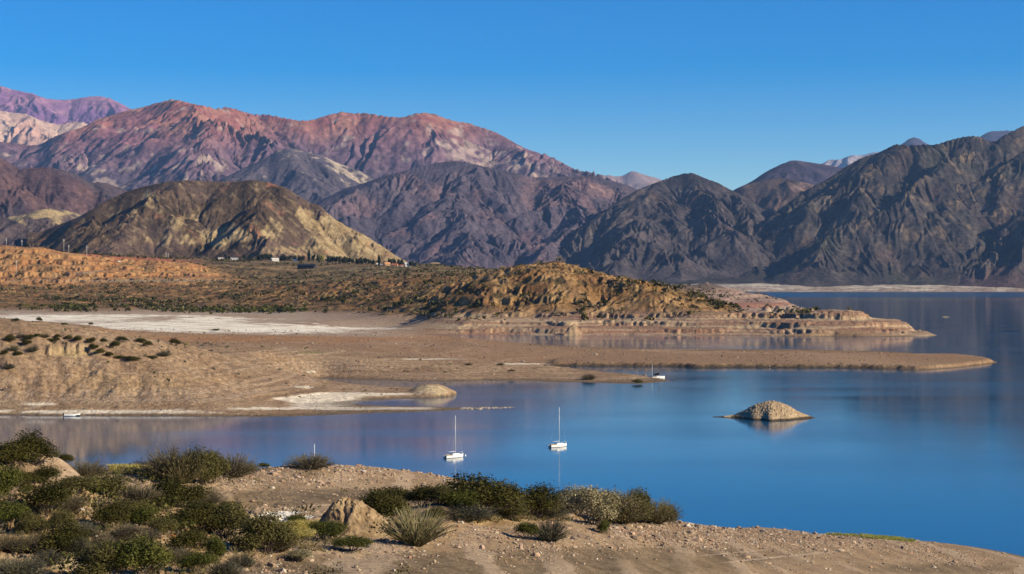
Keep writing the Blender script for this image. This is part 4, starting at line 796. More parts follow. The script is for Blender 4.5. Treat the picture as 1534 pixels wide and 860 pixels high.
SH = [
 (46,698,50,40,'dark',"large dark shrub crowning the sandy knoll at the water side"),
 (10,703,54,34,'dark',"wide dark shrub touching the picture edge beside the knoll-top shrub"),
 (99,691,17,12,'dark',"small lone dark shrub on the bare ridge of the sandy knoll"),
 (130,717,38,27,'wisp',"grey-brown twiggy shrub where the bare sandy knoll dips to the lake"),
 (160,743,60,30,'olive',"broad feathery olive shrub below the dip of the knoll, nearest to the yellow mat"),
 (107,740,50,22,'olive',"low olive shrub at the foot of the bare sandy knoll slope"),
 (70,770,52,40,'dark',"big dark shrub with yellow-green top below the bare knoll slope"),
 (103,766,28,27,'wisp',"brown twiggy shrub touching the yellow-topped dark shrub on its lake side"),
 (66,723,36,20,'dark',"dark low shrub directly under the large knoll-top shrub"),
 (34,734,40,27,'dark',"dark rounded shrub one step down from the knoll-top shrubs"),
 (6,752,42,50,'green',"tall green shrub at the picture edge halfway up the slope"),
 (38,741,18,13,'green',"tiny light green shrub in front of the dark rounded one under the knoll"),
 (9,798,44,42,'green',"big green shrub at the picture edge, below the tall green one"),
 (3,824,28,25,'wisp',"brown dry shrub at the picture edge, lowest of that column"),
 (159,791,38,34,'dark',"round dark shrub alone beside a bare pink slope with pebbles"),
 (188,778,40,24,'olive',"flat olive shrub joined to the round dark shrub by the bare pink slope"),
 (207,785,46,26,'green',"green shrub running down the edge of the bare pink slope"),
 (93,797,32,26,'olive',"olive shrub just above the biggest yellowish bush on the lower slope"),
 (47,801,36,26,'olive',"brownish olive shrub above the sandy path in the lower corner"),
 (82,837,56,46,'dark',"biggest rounded bush of the lower slope with a yellowish olive lit side"),
 (40,828,40,27,'wisp',"dark twiggy shrub leaning on the biggest rounded bush"),
 (121,807,32,22,'grey',"grey-green shrub by the open pebbly strip, up from the biggest bush"),
 (117,832,26,27,'grey',"grey twiggy shrub against the lit side of the biggest bush"),
 (68,848,30,22,'grey',"grey twiggy shrub at the foot of the biggest bush over the pale sand"),
 (22,868,60,30,'grey',"grey-green shrub in the bottom corner of the bank"),
 (150,868,64,46,'olive',"olive bush rising from the bottom edge beside the pale sand hollow"),
 (195,870,72,60,'green',"tallest green bush rising from the bottom edge of the slope"),
 (231,866,46,42,'green',"green bush at the bottom edge, next to the tallest one on its lake side"),
 (152,824,32,18,'wisp',"dark dry shrub over the bottom bushes, by the sandy trail"),
 (186,807,38,22,'wisp',"grey twiggy shrub across the middle of the slope under the pink bare patch"),
 (250,722,48,46,'wisp',"grey-brown bush next to the yellow grass mat on the crest"),
 (270,724,40,50,'tan',"tallest straw-coloured bush of the crest thicket above the water"),
 (292,724,38,44,'olive',"olive bush in the middle of the crest thicket above the water"),
 (315,724,38,40,'olive',"olive bush near the stony end of the crest thicket"),
 (344,716,46,34,'wisp',"thin grey-tan bush at the stony end of the crest thicket"),
 (372,704,18,13,'tan',"small round tuft past the crest thicket on the stones"),
 (396,703,13,9,'green',"smallest green tuft on the stony crest past the thicket"),
 (215,703,30,13,'wisp',"low grey shrub between yellow grass mat and crest thicket"),
 (273,762,60,40,'dark',"large dark olive bush in front of the crest thicket"),
 (308,758,30,25,'wisp',"brown dry bush leaning on the large dark olive bush"),
 (211,752,36,24,'wisp',"brown-olive bush below the yellow grass mat"),
 (237,767,38,22,'dark',"dark low bush tucked under the large dark olive bush"),
 (290,797,66,38,'dark',"long dark brown-green bush in the hollow above the orange stones"),
 (340,809,54,44,'olive',"dark bush at the lip of the pale bluff"),
 (339,772,26,18,'olive',"small olive bush on the bluff edge by the grey flat"),
 (268,799,44,22,'green',"dark green bush just above the orange stones"),
 (238,806,34,24,'olive',"olive bush beside the orange stones"),
 (206,808,38,24,'wisp',"dry dark bush between the tallest bottom bush and the green slope-edge shrub"),
 (274,830,46,30,'dark',"dark olive bush just below the orange stones"),
 (322,844,30,36,'green',"narrow green bush at the foot of the pale bluff"),
 (297,860,38,30,'green',"grassy green bush at the bottom edge under the pale bluff"),
 (268,844,28,22,'wisp',"dry twiggy bush with pale stones at its foot near the bottom edge"),
 (335,866,30,24,'grey',"grey-olive bush at the bottom edge by the sandy cut"),
 (394,830,62,48,'olive',"feathery olive bush standing alone in front of the white salt patch"),
 (419,826,30,34,'tan',"straw-coloured twigs on the sunny side of the feathery olive bush"),
 (440,797,30,16,'yellow',"yellow-green tuft nearest the white salt patch"),
 (462,794,24,14,'yellow',"small yellow tuft between the salt patch and the earth mound"),
 (450,809,28,16,'yellow',"lower yellow-green tuft on the reddish soil by the feathery bush"),
 (488,808,44,25,'green',"feathery green shrub at the shaded foot of the earth mound"),
 (443,786,22,13,'green',"little green shrub on the edge of the white salt patch"),
 (526,827,44,20,'green',"low grassy green shrub at the sunny foot of the earth mound"),
 (446,842,34,15,'pale',"dry pale tuft lying on the grey mud flat"),
 (358,852,26,22,'grey',"thin olive shrub on the sandy cut near the bottom edge"),
 (570,782,44,46,'dark',"darkest bush pressed against the back of the earth mound"),
 (594,780,28,27,'olive',"olive bush between the earth mound and the fountain-shaped shrub"),
 (601,759,44,26,'dark',"dark bush behind the gap between mound and pebbly hummock"),
 (632,758,40,28,'dark',"dark olive bush on the back side of the pebbly hummock"),
 (656,756,34,24,'olive',"olive bush in the middle of the hedge behind the hummock"),
 (683,763,46,25,'green',"olive-green bush joining the hedge to the biggest dark thicket"),
 (622,818,56,46,'broom',"fountain-shaped broom shrub with upright stems beside the earth mound"),
 (656,776,24,13,'olive',"flat little shrub lying on top of the pebbly hummock"),
 (722,773,80,54,'dark',"biggest dark green thicket by the water's edge"),
 (754,772,48,44,'dark',"dark bush on the far flank of the biggest thicket"),
 (701,779,46,22,'grey',"grey leafless shrub under the biggest dark thicket"),
 (797,773,56,43,'dark',"rounded dark green bush between the biggest thicket and the silvery bushes"),
 (771,777,44,22,'olive',"low olive shrub in front of the two dark bushes"),
 (816,776,42,20,'grey',"low grey-green shrub under the rounded dark bush"),
 (862,774,50,38,'pale',"silvery bush nearest the rounded dark bush"),
 (890,787,56,48,'pale',"largest silvery bush in the row by the water"),
 (913,781,44,40,'pale',"silvery bush at the straw-coloured end of the silvery group"),
 (837,766,30,25,'tan',"small tan bush between dark and silvery bushes at the water line"),
 (931,784,50,44,'tan',"tallest tan-green bush right after the silvery group"),
 (958,784,44,40,'olive',"middle tan-green bush of the row ending at the open gravel"),
 (982,784,44,34,'tan',"second last tan-green bush of the row ending at the open gravel"),
 (1001,785,32,22,'olive',"last bush of the row before the open gravel"),
 (788,808,24,24,'green',"bright small green shrub alone on the reddish gravel"),
 (824,812,30,32,'grey',"wispy grey-green shrub alone on the gravel under the silvery bushes"),
 (906,799,16,18,'green',"tiny green shrub hanging at the foot of the largest silvery bush"),
 (464,703,40,22,'wisp',"lone airy shrub on the stony crest against the water"),
]
for px, py, w, h, k, lb in SH: plant(fore, px, py, w, h, k, lb, G1)
G2 = "shrubs on the bank across the inlet"
SB = [(22,482,11,6,'dark',"tiny dark shrub on the first ochre ridge, at its outer end"),(58,482,10,7,'dark',"round dark shrub on top of the first ochre ridge"),(96,488,12,5,'green',"flat green shrub on the falling part of the first ochre ridge"),(136,488,7,6,'green',"green speck of a shrub where the first ochre ridge meets the salt flat"),
 (13,513,16,13,'dark',"biggest dark shrub at the outer end of the bluff-top row"),(32,506,13,7,'wisp',"brown shrub in the bluff-top row beside the biggest dark one"),(42,509,13,9,'dark',"dark shrub third in the bluff-top row"),(40,517,14,10,'dark',"dark shrub lower than the bluff-top row, over the clay"),(55,505,10,6,'green',"small green shrub in the bluff-top row"),(66,506,13,8,'wisp',"brown mound of twigs in the bluff-top row"),(79,513,16,8,'dark',"long dark shrub in the bluff-top row above the gullied clay face"),(86,506,10,6,'dark',"small dark shrub in the bluff-top row above the gullied clay face"),(101,509,13,7,'olive',"olive shrub in the bluff-top row past the gullied clay face"),(117,512,16,9,'dark',"broad dark shrub in the bluff-top row past the gullied clay face"),(134,514,14,9,'dark',"dark shrub at the bend of the bluff-top row"),
 (20,526,13,11,'grey',"blue-grey round shrub on the clay slope"),(48,527,14,11,'grey',"second blue-grey round shrub, beside the gullied clay face"),(27,533,13,8,'dark',"dark low shrub under the two blue-grey ones"),(5,532,11,9,'dark',"dark shrub at the picture edge under the bluff-top row"),(13,553,15,10,'grey',"lone grey shrub on yellow sand below the bluff"),
 (155,513,11,7,'dark',"small dark shrub where the bluff-top row meets the brown terrace"),(181,512,20,8,'dark',"long dark shrub on the back edge of the brown terrace"),(172,522,18,12,'dark',"dark shrub in front of the long one on the brown terrace"),(211,513,17,7,'dark',"flat dark shrub on the back edge of the brown terrace, beyond the long one"),(219,519,15,9,'dark',"round dark shrub just in front of the flat one on the brown terrace"),(261,518,18,11,'dark',"largest lone dark shrub at the far end of the brown terrace"),(279,518,8,5,'yellow',"tiny orange-green shrub past the largest lone dark shrub"),
 (199,541,22,9,'dark',"dark shrub at the bottom of the green seep line"),(246,534,16,11,'grey',"grey shrub at the upper end of the green seep line"),(178,538,16,6,'green',"green shrub in the seep line on the bluff side"),(226,537,18,5,'green',"bright green low shrub in the middle of the seep line"),(141,523,14,9,'dark',"dark shrub at the start of the slanting row down the bluff"),(150,530,15,8,'olive',"olive shrub second in the slanting row down the bluff"),(163,534,13,8,'dark',"dark shrub last in the slanting row down the bluff"),
 (322,497,14,5,'green',"single green shrub on the white salt flat"),(882,569,17,10,'wisp',"round brown shrub near the tip of the nearer spit"),(957,576,18,8,'olive',"olive shrub at the water near the tip of the nearer spit"),(702,547,9,4,'wisp',"small brown shrub on the nearer spit, first from its root"),(750,547,9,4,'wisp',"small brown shrub on the nearer spit, at the pale crest line"),(766,556,10,3,'wisp',"flat brown shrub on the middle slope of the nearer spit")]
for px, py, w, h, k, lb in SB: plant(mid, px, py, w, h, k, lb, G2, parts=h >= 9)

# low yellow grass mat, shoreline grass, dry tufts
def tufts(name, land, boxes, kind, hgt, label, cat, seed):
    rs = np.random.RandomState(seed); P0, P1, Wd = [], [], []
    for px0, px1, pya, pyb, thick, n in boxes:
        for _ in range(n):
            t = rs.rand(); px = px0 + (px1 - px0) * t; py = pya + (pyb - pya) * t + (rs.rand() - .5) * thick
            x, y, z = land.pick(px, py); hh = hgt * (0.6 + 0.7 * rs.rand())
            for b in range(7):
                P0.append((x + rs.randn() * 0.1, y + rs.randn() * 0.1, z - 0.03)); P1.append((x + rs.randn() * hh * 0.6, y + rs.randn() * hh * 0.6, z + hh)); Wd.append(0.012 * y / 130 + 0.008)
    v, q, c = strips(np.array(P0), np.array(P1), np.array(Wd), pick_cols(rs, kind, len(P0)))
    tag(obj(name, mesh_from(name, v, q, col=c, smooth=False), M_leaf), label, cat, kind="stuff")
tufts("grass", fore, [(166, 226, 706, 707, 9, 420)], 'yellow', 0.35, "low mat of yellow-green grass on the crest by the thicket", "grass", 3)
tufts("grass", fore, [(1235, 1300, 800, 803.5, 3, 140), (1290, 1370, 803, 810, 4.5, 420)], 'lime', 0.2, "bright green grass fringe at the water's edge of the gravel bank", "grass", 5)
tufts("grass", fore, [(400, 520, 812, 815, 26, 90), (680, 860, 778, 776, 10, 120), (60, 330, 800, 830, 90, 170), (330, 380, 790, 840, 40, 40)], 'tan', 0.32, "scattered dry grass tufts on the near slope", "grass", 7)

# ------------------------------------------------------------------ scrub too small and too many to count
def scrub(land, mask, n, smin, smax, seed, kinds, name, label, m=9, lf=1.0):
    rs = np.random.RandomState(seed); wg = (mask * np.gradient(land.Yr)[:, None] * land.Y).ravel(); wg = wg / wg.sum()
    id_ = rs.choice(wg.size, n, p=wg); s = smin + (smax - smin) * rs.rand(n) ** 2.2
    y = land.Y.ravel()[id_] + rs.randn(n) * 1.2; x = (land.U.ravel()[id_] + rs.rand(n) * 1.7 - 767) / F * y; zb = land.z.ravel()[id_]
    cen = np.stack([x, y, zb + 0.1 * s], 1)[:, None, :] + (rs.randn(n, m, 3) * np.array([0.34, 0.34, 0.2]) + np.array([0, 0, 0.3])) * s[:, None, None]
    nr = rs.randn(n * m, 3) + np.array([0, 0, 0.6]); nr /= np.linalg.norm(nr, axis=1, keepdims=True)
    P = np.array([PAL[k][1] for k in kinds]); col = np.repeat(P[rs.choice(len(kinds), n)], m, 0) * (0.7 + 0.6 * rs.rand(n * m, 1))
    v, c = leaf_quads(cen.reshape(-1, 3), nr, np.repeat(s, m) * lf * (0.24 + 0.16 * rs.rand(n * m)), rs, col, 1.2)
    tag(obj(name, mesh_from(name, v, np.arange(len(v)).reshape(-1, 4), col=c, smooth=False), M_leaf), label, "scrub", kind="stuff")
clus = sstep(-0.15, 0.35, fbm(mid.X / 55, mid.Y / 55, 4, 91)) + 0.08
sm = (zz > 9.5) * (mid.Y > 1400) * (PYm > 380) * clus * (1 - sstep(0.75, 1.2, slp)) * (U > -30) * (U < 1300) / (1 + (mid.Y / 2300) ** 2)
sm = sm * (1 + 2.0 * sstep(0.3, 0.9, B_ if False else blob(U, PYm, 330, 455, 420, 14)) ) * (1 - 0.8 * (U > 1040) * (zz < 12)) * (1 - 0.72 * orf)
scrub(mid, sm * (1 + 0.8 * head) * (0.15 + sstep(-0.1, 0.35, fbm(mid.X / 120, mid.Y / 120, 3, 93))), 10500, 0.8, 5.4, 21, ['dark', 'wisp', 'dark', 'tan'], "scrub", "dark low scrub dotted over the ochre headland and plain")
hedge = np.clip(blob(U, PYm, 100, 460.5, 80, 3.0) + blob(U, PYm, 330, 466, 90, 3) + 0.8 * blob(U, PYm, 430, 466, 60, 2.5), 0, 1) ** 2 * (mid.Y > 1500) * (mid.Y < 2300)
scrub(mid, hedge, 380, 2.0, 6.0, 23, ['green', 'dark', 'green'], "scrub", "green thicket line along the back edge of the salt flat")
nb = (mid.Y < 800) * (zz > 1.2) * (0.15 + clus) * (U > -20) * (U < 900) * np.clip(0.25 + 1.5 * blob(U, PYm, 120, 522, 150, 16), 0, 2)
scrub(mid, nb, 420, 0.35, 1.3, 25, ['wisp', 'grey', 'tan'], "scrub", "tiny dry tufts on the bank across the inlet")
low = np.clip(1.2 * blob(Uf, PYf, 110, 800, 230, 75) - 0.9 * blob(Uf, PYf, 95, 705, 30, 22) - 0.9 * blob(Uf, PYf, 165, 800, 22, 14), 0, 1) * (PYf < 880) * (PYf > 690) * sstep(-0.1, 0.3, m1) * (Yf > 60)
scrub(fore, low, 1700, 0.4, 1.5, 27, ['olive', 'green', 'wisp', 'olive', 'dark'], "undergrowth", "low brown and olive undergrowth between the shrubs of the near slope", 70, 0.2)
# debris and stones on the exposed lake bed
deb = (mid.Y < 1320) * (zz > 0.15) * (U > -20) * (U < 1420) * (0.1 + sstep(0.0, 0.4, fbm(mid.X / 35, mid.Y / 35, 3, 95)) + 0.8 * sstep(0.1, 0.4, fine_l))
ww = (deb * np.gradient(mid.Yr)[:, None] * mid.Y / np.clip(mid.Y / 600, 0.8, 3)).ravel(); ww = ww / ww.sum(); di = rs.choice(ww.size, 5200, p=ww)
dy_ = mid.Y.ravel()[di] + rs.randn(5200) * 0.6; dx_ = (mid.U.ravel()[di] + rs.rand(5200) - 767) / F * dy_; dsz = np.clip(0.2 * np.exp(0.5 * rs.randn(5200)), 0.1, 0.8) * np.clip(dy_ / 800, 0.8, 1.3)
v, f, cc = rocks(np.stack([dx_, dy_, mid.z.ravel()[di] + 0.1 * dsz], 1), dsz, pal_[rs.choice(7, 5200, p=[.2, .2, .1, .2, .1, .05, .15])] * (0.55 + 0.4 * rs.rand(5200, 1)))
tag(obj("gravel", mesh_from("gravel", v, tris=f, col=cc, smooth=False), M_stone), "small stones and debris strewn over the exposed lake bed across the inlet", "gravel", kind="stuff")
# ------------------------------------------------------------------ earth mound and single boulders on the near bank
M_clay = terrain_mat("clay", 2.2, 4.0, 0.3, 0.8, 0.16)
def heap(name, label, cat, px, py, Y, rxl, rxr, ryf, ryb, h, pl_, pr_, seed, cols, amp=0.22):
    x0, _, z0 = XYZ(px, py, Y); z0 = fore.at(px, Y)
    na, nr_ = 220, 70
    A, R = np.meshgrid(np.linspace(0, 2 * np.pi, na, endpoint=False), np.linspace(0, 1, nr_))
    ca, sa = np.cos(A), np.sin(A)
    rx = np.where(ca > 0, rxr, rxl); ry = np.where(sa > 0, ryb, ryf)
    kx = 0.5 + 0.5 * ca; p = pl_ * (1 - kx) + pr_ * kx
    out = 1 + 0.14 * fbm(ca * 1.6 + seed, sa * 1.6, 3, seed)
    x = ca * R * rx * out; y = sa * R * ry * out
    z = h * (1 - R ** p)
    e = np.sin(np.pi * np.clip(R * 1.02, 0, 1)) ** 0.6
    gul = 0.6 * (ridged(ca * 1.0 + 0.9 * R, sa * 1.0 + R * 0.9 + seed, 2, seed + 2) - 0.55) - 0.5 * np.exp(-((A - 3.5 + 0.5 * R) / 0.22) ** 2) - 0.45 * np.exp(-((A - 4.35 - 0.35 * R) / 0.16) ** 2)
    z = z + e * h * (amp * gul + 0.12 * fbm(x * 1.5, y * 1.5, 4, seed + 3) + 0.10 * ridged(x * 2.6, y * 2.6 + z, 3, seed + 5) - 0.06)
    x = x + e * 0.22 * fbm(z * 1.3 + seed, y * 1.1, 3, seed + 7); y = y + e * 0.22 * fbm(z * 1.3, x * 1.1 + seed, 3, seed + 8)
    z = np.where(R > 0.97, -0.5, z - 0.05)
    col = mixc(cols[0], cols[1], sstep(-0.3, 0.35, fbm(x * 1.1, y * 1.1 + z, 4, seed + 9)))
    col = mixc(col, cols[2], 0.8 * sstep(0.25, 0.5, fbm(A * 1.6, R * 1.1, 4, seed + 10)))
    i = np.arange(na * nr_).reshape(nr_, na); j = np.roll(i, -1, 1)
    q = np.stack([i[:-1].ravel(), j[:-1].ravel(), j[1:].ravel(), i[1:].ravel()], 1)[na:]
    t = np.stack([i[0] * 0, i[1], j[1]], 1)
    o = obj(name, mesh_from(name, np.stack([x.ravel(), y.ravel(), z.ravel()], 1), q, t, col.reshape(-1, 3)), M_clay)
    o.location = (x0, Y, z0); return tag(o, label, cat)
heap("earth_mound", "tall eroded clay mound with a dark craggy side beside the fountain-shaped shrub", "mound", 522, 796, 113, 2.2, 3.6, 2.3, 2.1, 2.35, 2.4, 1.3, 5, [(0.28, 0.19, 0.105), (0.4, 0.29, 0.165), (0.15, 0.112, 0.078)], 0.24)
def boulder(px, py, w, h, col, label, seed, land=None, cat="rock", name="rock"):
    land = land or fore; x, y, z = land.pick(px, py); r_ = np.random.RandomState(seed)
    s = w * y / F / 2; hh = h * y / F
    bm_v = ico.copy(); f = [tuple(t) for t in icf]; vs = [tuple(v) for v in bm_v]
    for _ in range(2):                                          # subdivide the icosahedron twice
        cache = {}; nf = []
        def midp(a, b):
            k = (min(a, b), max(a, b))
            if k not in cache:
                m_ = (np.array(vs[a]) + np.array(vs[b])) / 2; m_ = m_ / np.linalg.norm(m_); vs.append(tuple(m_)); cache[k] = len(vs) - 1
            return cache[k]
        for a, b, c_ in f:
            ab, bc, ca_ = midp(a, b), midp(b, c_), midp(c_, a); nf += [(a, ab, ca_), (b, bc, ab), (c_, ca_, bc), (ab, bc, ca_)]
        f = nf
    v = np.array(vs); v = v / np.linalg.norm(v, axis=1, keepdims=True)
    planes = r_.randn(9, 3); planes /= np.linalg.norm(planes, axis=1, keepdims=True)
    for n_ in planes:                                           # knock flat facets off
        d = v @ n_ - (0.62 + 0.2 * r_.rand()); v = v - np.maximum(d, 0)[:, None] * n_
    v = v * np.array([s, s * (0.7 + 0.3 * r_.rand()), hh * 0.62]) + r_.randn(len(v), 3) * s * 0.025
    cc = np.array(col) * (0.85 + 0.3 * r_.rand(len(v), 1))
    o = obj(name, mesh_from(name, v, tris=np.array(f), col=cc, smooth=False), M_stone)
    o.location = (x, y, z + hh * 0.38); o.rotation_euler = (0, 0, r_.rand() * 6.28); return tag(o, label, cat)
for i, (px, py, w, h, col, lb) in enumerate([
    (372, 796, 15, 25, (0.55, 0.45, 0.29), "pale clay block standing at the lip of the bluff by the feathery bush"),
    (258, 807, 13, 7, (0.5, 0.2, 0.07), "bright orange stone among the dark bushes"),
    (268, 800, 9, 6, (0.45, 0.42, 0.36), "grey stone above the bright orange stone"),
    (276, 796, 14, 8, (0.46, 0.27, 0.17), "pinkish stone slab over the bright orange stone"),
    (580, 813, 8, 7, (0.58, 0.43, 0.31), "pale stone in front of the clay mound with a dark log beside it"),
    (552, 819, 7, 6, (0.3, 0.28, 0.27), "grey round stone at the sunny foot of the clay mound"),
    (533, 851, 8, 6, (0.56, 0.44, 0.3), "cream stone lying on the grey mud flat"),
    (590, 856, 6, 5, (0.6, 0.52, 0.42), "whitish stone near the bottom edge of the mud flat"),
    (601, 847, 5, 4, (0.55, 0.42, 0.33), "small pinkish stone on the mud flat beside whitish one"),
    (651, 843, 7, 5, (0.58, 0.44, 0.3), "flat tan stone under the fountain-shaped shrub's gravel"),
    (722, 823, 9, 7, (0.5, 0.36, 0.27), "large pinkish stone on the reddish gravel"),
    (780, 822, 9, 8, (0.5, 0.36, 0.27), "large pinkish stone below the bright small green shrub"),
    (999, 780, 6, 6, (0.55, 0.42, 0.27), "tan stone standing at the end of the shrub row"),
    (1245, 797, 6, 5, (0.16, 0.13, 0.11), "dark stone on the shoreline before the green grass fringe"),
    (13, 670, 7, 6, (0.8, 0.76, 0.7), "white stone peeking over the dark shrub at the picture edge"),
    (545, 708, 10, 4, (0.5, 0.44, 0.38), "pale flat stone on the crest of the gravel bank"),
    (665, 721, 5, 4, (0.52, 0.46, 0.4), "pale stone on the gravel bank below the moored boat")]):
    boulder(px, py, w, h, col, lb, 50 + i)
# reef of stones running on from the gravel spit, awash
rk = random.Random(3); proto_r = []
for k in range(3):
    v, f, cc = rocks(np.zeros((1, 3)), np.array([1.0]), np.array([[(0.4, 0.33, 0.24), (0.34, 0.28, 0.2), (0.46, 0.4, 0.31)][k]])); me = mesh_from("rock", v, tris=f, col=cc, smooth=False); me.materials.append(M_stone); proto_r.append(me)
for i in range(46):
    t = (i / 45.0) ** 0.9; px = 690 + 78 * t + rk.uniform(-1.5, 1.5); py = 612.3 - 1.6 * t + rk.uniform(-1.0, 1.0)
    if 0.38 < t < 0.5 and i % 2: continue
    x, y = W(px, py); s = rk.uniform(0.3, 0.85) * (1 - 0.35 * t)
    o = bpy.data.objects.new("rock", proto_r[i % 3]); S.collection.objects.link(o); o.location = (x, y, -0.04); o.scale = (s * 1.5, s * 1.4, s * 0.75); o.rotation_euler = (0, 0, rk.uniform(0, 6.28))
    tag(o, "small pale rock awash in the reef beyond the tip of the gravel spit", "rock", "rocks awash off the gravel spit")
def islet(px, py, ln, wd, h, col, label, seed):
    x, y = W(px, py); r_ = np.random.RandomState(seed); n, m_ = 40, 8
    A, R = np.meshgrid(np.linspace(0, 2 * np.pi, n, endpoint=False), np.linspace(0, 1, m_)); out = 1 + 0.2 * gnoise(np.cos(A) * 2 + seed, np.sin(A) * 2, seed)
    vx, vy = np.cos(A) * R * ln / 2 * out, np.sin(A) * R * wd / 2 * out; vz = h * (1 - R ** 1.6) * (1 + 0.5 * gnoise(vx * 0.7, vy * 0.7, seed + 1)) - 0.25 * R
    i = np.arange(n * m_).reshape(m_, n); j = np.roll(i, -1, 1); q = np.stack([i[:-1].ravel(), j[:-1].ravel(), j[1:].ravel(), i[1:].ravel()], 1)[n:]; t = np.stack([i[0] * 0, i[1], j[1]], 1)
    cc = mixc(col, np.array(col) * 0.4, 1 - sstep(0.02, 0.2, vz)).reshape(-1, 3)
    o = obj("islet", mesh_from("islet", np.stack([vx.ravel(), vy.ravel(), vz.ravel()], 1), q, t, cc), M_stone); o.location = (x, y, 0); tag(o, label, "islet")
islet(1416, 475, 12, 6, 0.9, (0.34, 0.29, 0.19), "flat sandy islet alone on the dark far water", 3)
islet(1071, 624.6, 2.0, 1.5, 0.12, (0.2, 0.17, 0.12), "dark sliver of rock beside the pebble island", 4)
islet(1008, 570.5, 1.2, 1.0, 0.2, (0.12, 0.1, 0.09), "dark rock just off the tip of the nearer spit", 6)

# ------------------------------------------------------------------ boats
M_gel = flat_mat("white_gelcoat", (0.80, 0.79, 0.75), 0.25, 0.05, 2, 0.5)
M_boot = flat_mat("dark_antifouling", (0.035, 0.04, 0.05), 0.6, 0.2, 3)
M_glass = flat_mat("smoked_window", (0.03, 0.035, 0.04), 0.15, 0.1, 3, 0.5)
M_alu = flat_mat("pale_aluminium", (0.66, 0.66, 0.64), 0.4, 0.06, 4, 0.4)
M_dmast = flat_mat("dark_spar", (0.045, 0.045, 0.05), 0.5, 0.1, 4)
M_navy = flat_mat("navy_canvas", (0.012, 0.013, 0.022), 0.85, 0.25, 6, 0.1)
M_motor = flat_mat("black_plastic", (0.02, 0.02, 0.022), 0.45, 0.2, 6)
M_teak = flat_mat("cockpit_floor", (0.30, 0.24, 0.17), 0.7, 0.15, 6)
def tube(p0, p1, r0, r1, n=8):
    p0, p1 = np.array(p0, float), np.array(p1, float); d = (p1 - p0) / np.linalg.norm(p1 - p0)
    a = np.cross(d, (0.3, 0.9, 0.2)); a /= np.linalg.norm(a); b = np.cross(d, a)
    t = np.arange(n) * 2 * np.pi / n; o = np.cos(t)[:, None] * a + np.sin(t)[:, None] * b
    v = np.concatenate([p0 + o * r0, p1 + o * r1, [p0], [p1]]); k = np.arange(n); kn = (k + 1) % n
    q = np.stack([k, kn, kn + n, k + n], 1); tr = np.concatenate([np.stack([kn, k, k * 0 + 2 * n], 1), np.stack([k + n, kn + n, k * 0 + 2 * n + 1], 1)])
    return v, q, tr
def join(parts):
    V, Q, T = [], [], []; n = 0
    for v, q, t in parts:
        V.append(v); n_ = len(v)
        if q is not None and len(q): Q.append(np.asarray(q) + n)
        if t is not None and len(t): T.append(np.asarray(t) + n)
        n += n_
    return np.concatenate(V), (np.concatenate(Q) if Q else None), (np.concatenate(T) if T else None)
def box(c, s, top=1.0):
    x, y, z = np.array(s) / 2.0; v = np.array([(-x, -y, -z), (x, -y, -z), (x, y, -z), (-x, y, -z), (-x * top, -y * top, z), (x * top, -y * top, z), (x * top, y * top, z), (-x * top, y * top, z)]) + np.array(c)
    return v, np.array([(3, 2, 1, 0), (4, 5, 6, 7), (0, 1, 5, 4), (1, 2, 6, 5), (2, 3, 7, 6), (3, 0, 4, 7)]), None
def mk(name, parts, mat, parent, smooth=False):
    v, q, t = join(parts if isinstance(parts, list) else [parts]); return obj(name, mesh_from(name, v, q, t, smooth=smooth), mat, parent)
def hull_rows(L, B, zs, free, stern=0.72):
    st = np.linspace(0, 1, 22); rows = []
    for t in st:
        b = B / 2 * (stern + (1 - stern) * math.sin(min(t / 0.45, 1) * math.pi / 2)) * (1 - max(0, (t - 0.42) / 0.58) ** 2.1); b = max(b, 0.02)
        sh = free * (0.92 + 0.38 * (t - 0.25) ** 2 * 1.6); x = -L / 2 + L * t + 0.05 * L * max(0, t - 0.8) ** 1.0
        rows.append((x, b, sh))
    return rows
def hull_mesh(rows, z0, z1f, off=0.0, deck=True):           # skin between two heights, follows the sheer at the top
    V = []; n = len(rows); m_ = 9
    for x, b, sh in rows:
        z1 = z1f(sh)
        for k in range(m_):
            s_ = k / (m_ - 1); z = z0 + (z1 - z0) * s_; fl = (0.62 + 0.38 * np.clip((z + 0.35) / (sh + 0.35), 0, 1) ** 0.55)
            V.append((x + (0.10 * (z / sh) if x > rows[-4][0] else 0), -(b * fl + off), z))
    P = np.array(V).reshape(n, m_, 3); M_ = P.copy(); M_[..., 1] *= -1
    i = np.arange(n * m_).reshape(n, m_); q = np.stack([i[:-1, :-1].ravel(), i[1:, :-1].ravel(), i[1:, 1:].ravel(), i[:-1, 1:].ravel()], 1); q2 = q[:, ::-1] + n * m_
    st = [(i[0, k], i[0, k + 1], i[0, k + 1] + n * m_, i[0, k] + n * m_) for k in range(m_ - 1)]
    bw = [(i[-1, k + 1], i[-1, k], i[-1, k] + n * m_, i[-1, k + 1] + n * m_) for k in range(m_ - 1)]
    dk = [(i[k, -1], i[k + 1, -1], i[k + 1, -1] + n * m_, i[k, -1] + n * m_) for k in range(n - 1)] if deck else []
    return np.concatenate([P.reshape(-1, 3), M_.reshape(-1, 3)]), np.concatenate([q, q2, np.array(st + bw + dk)]), None
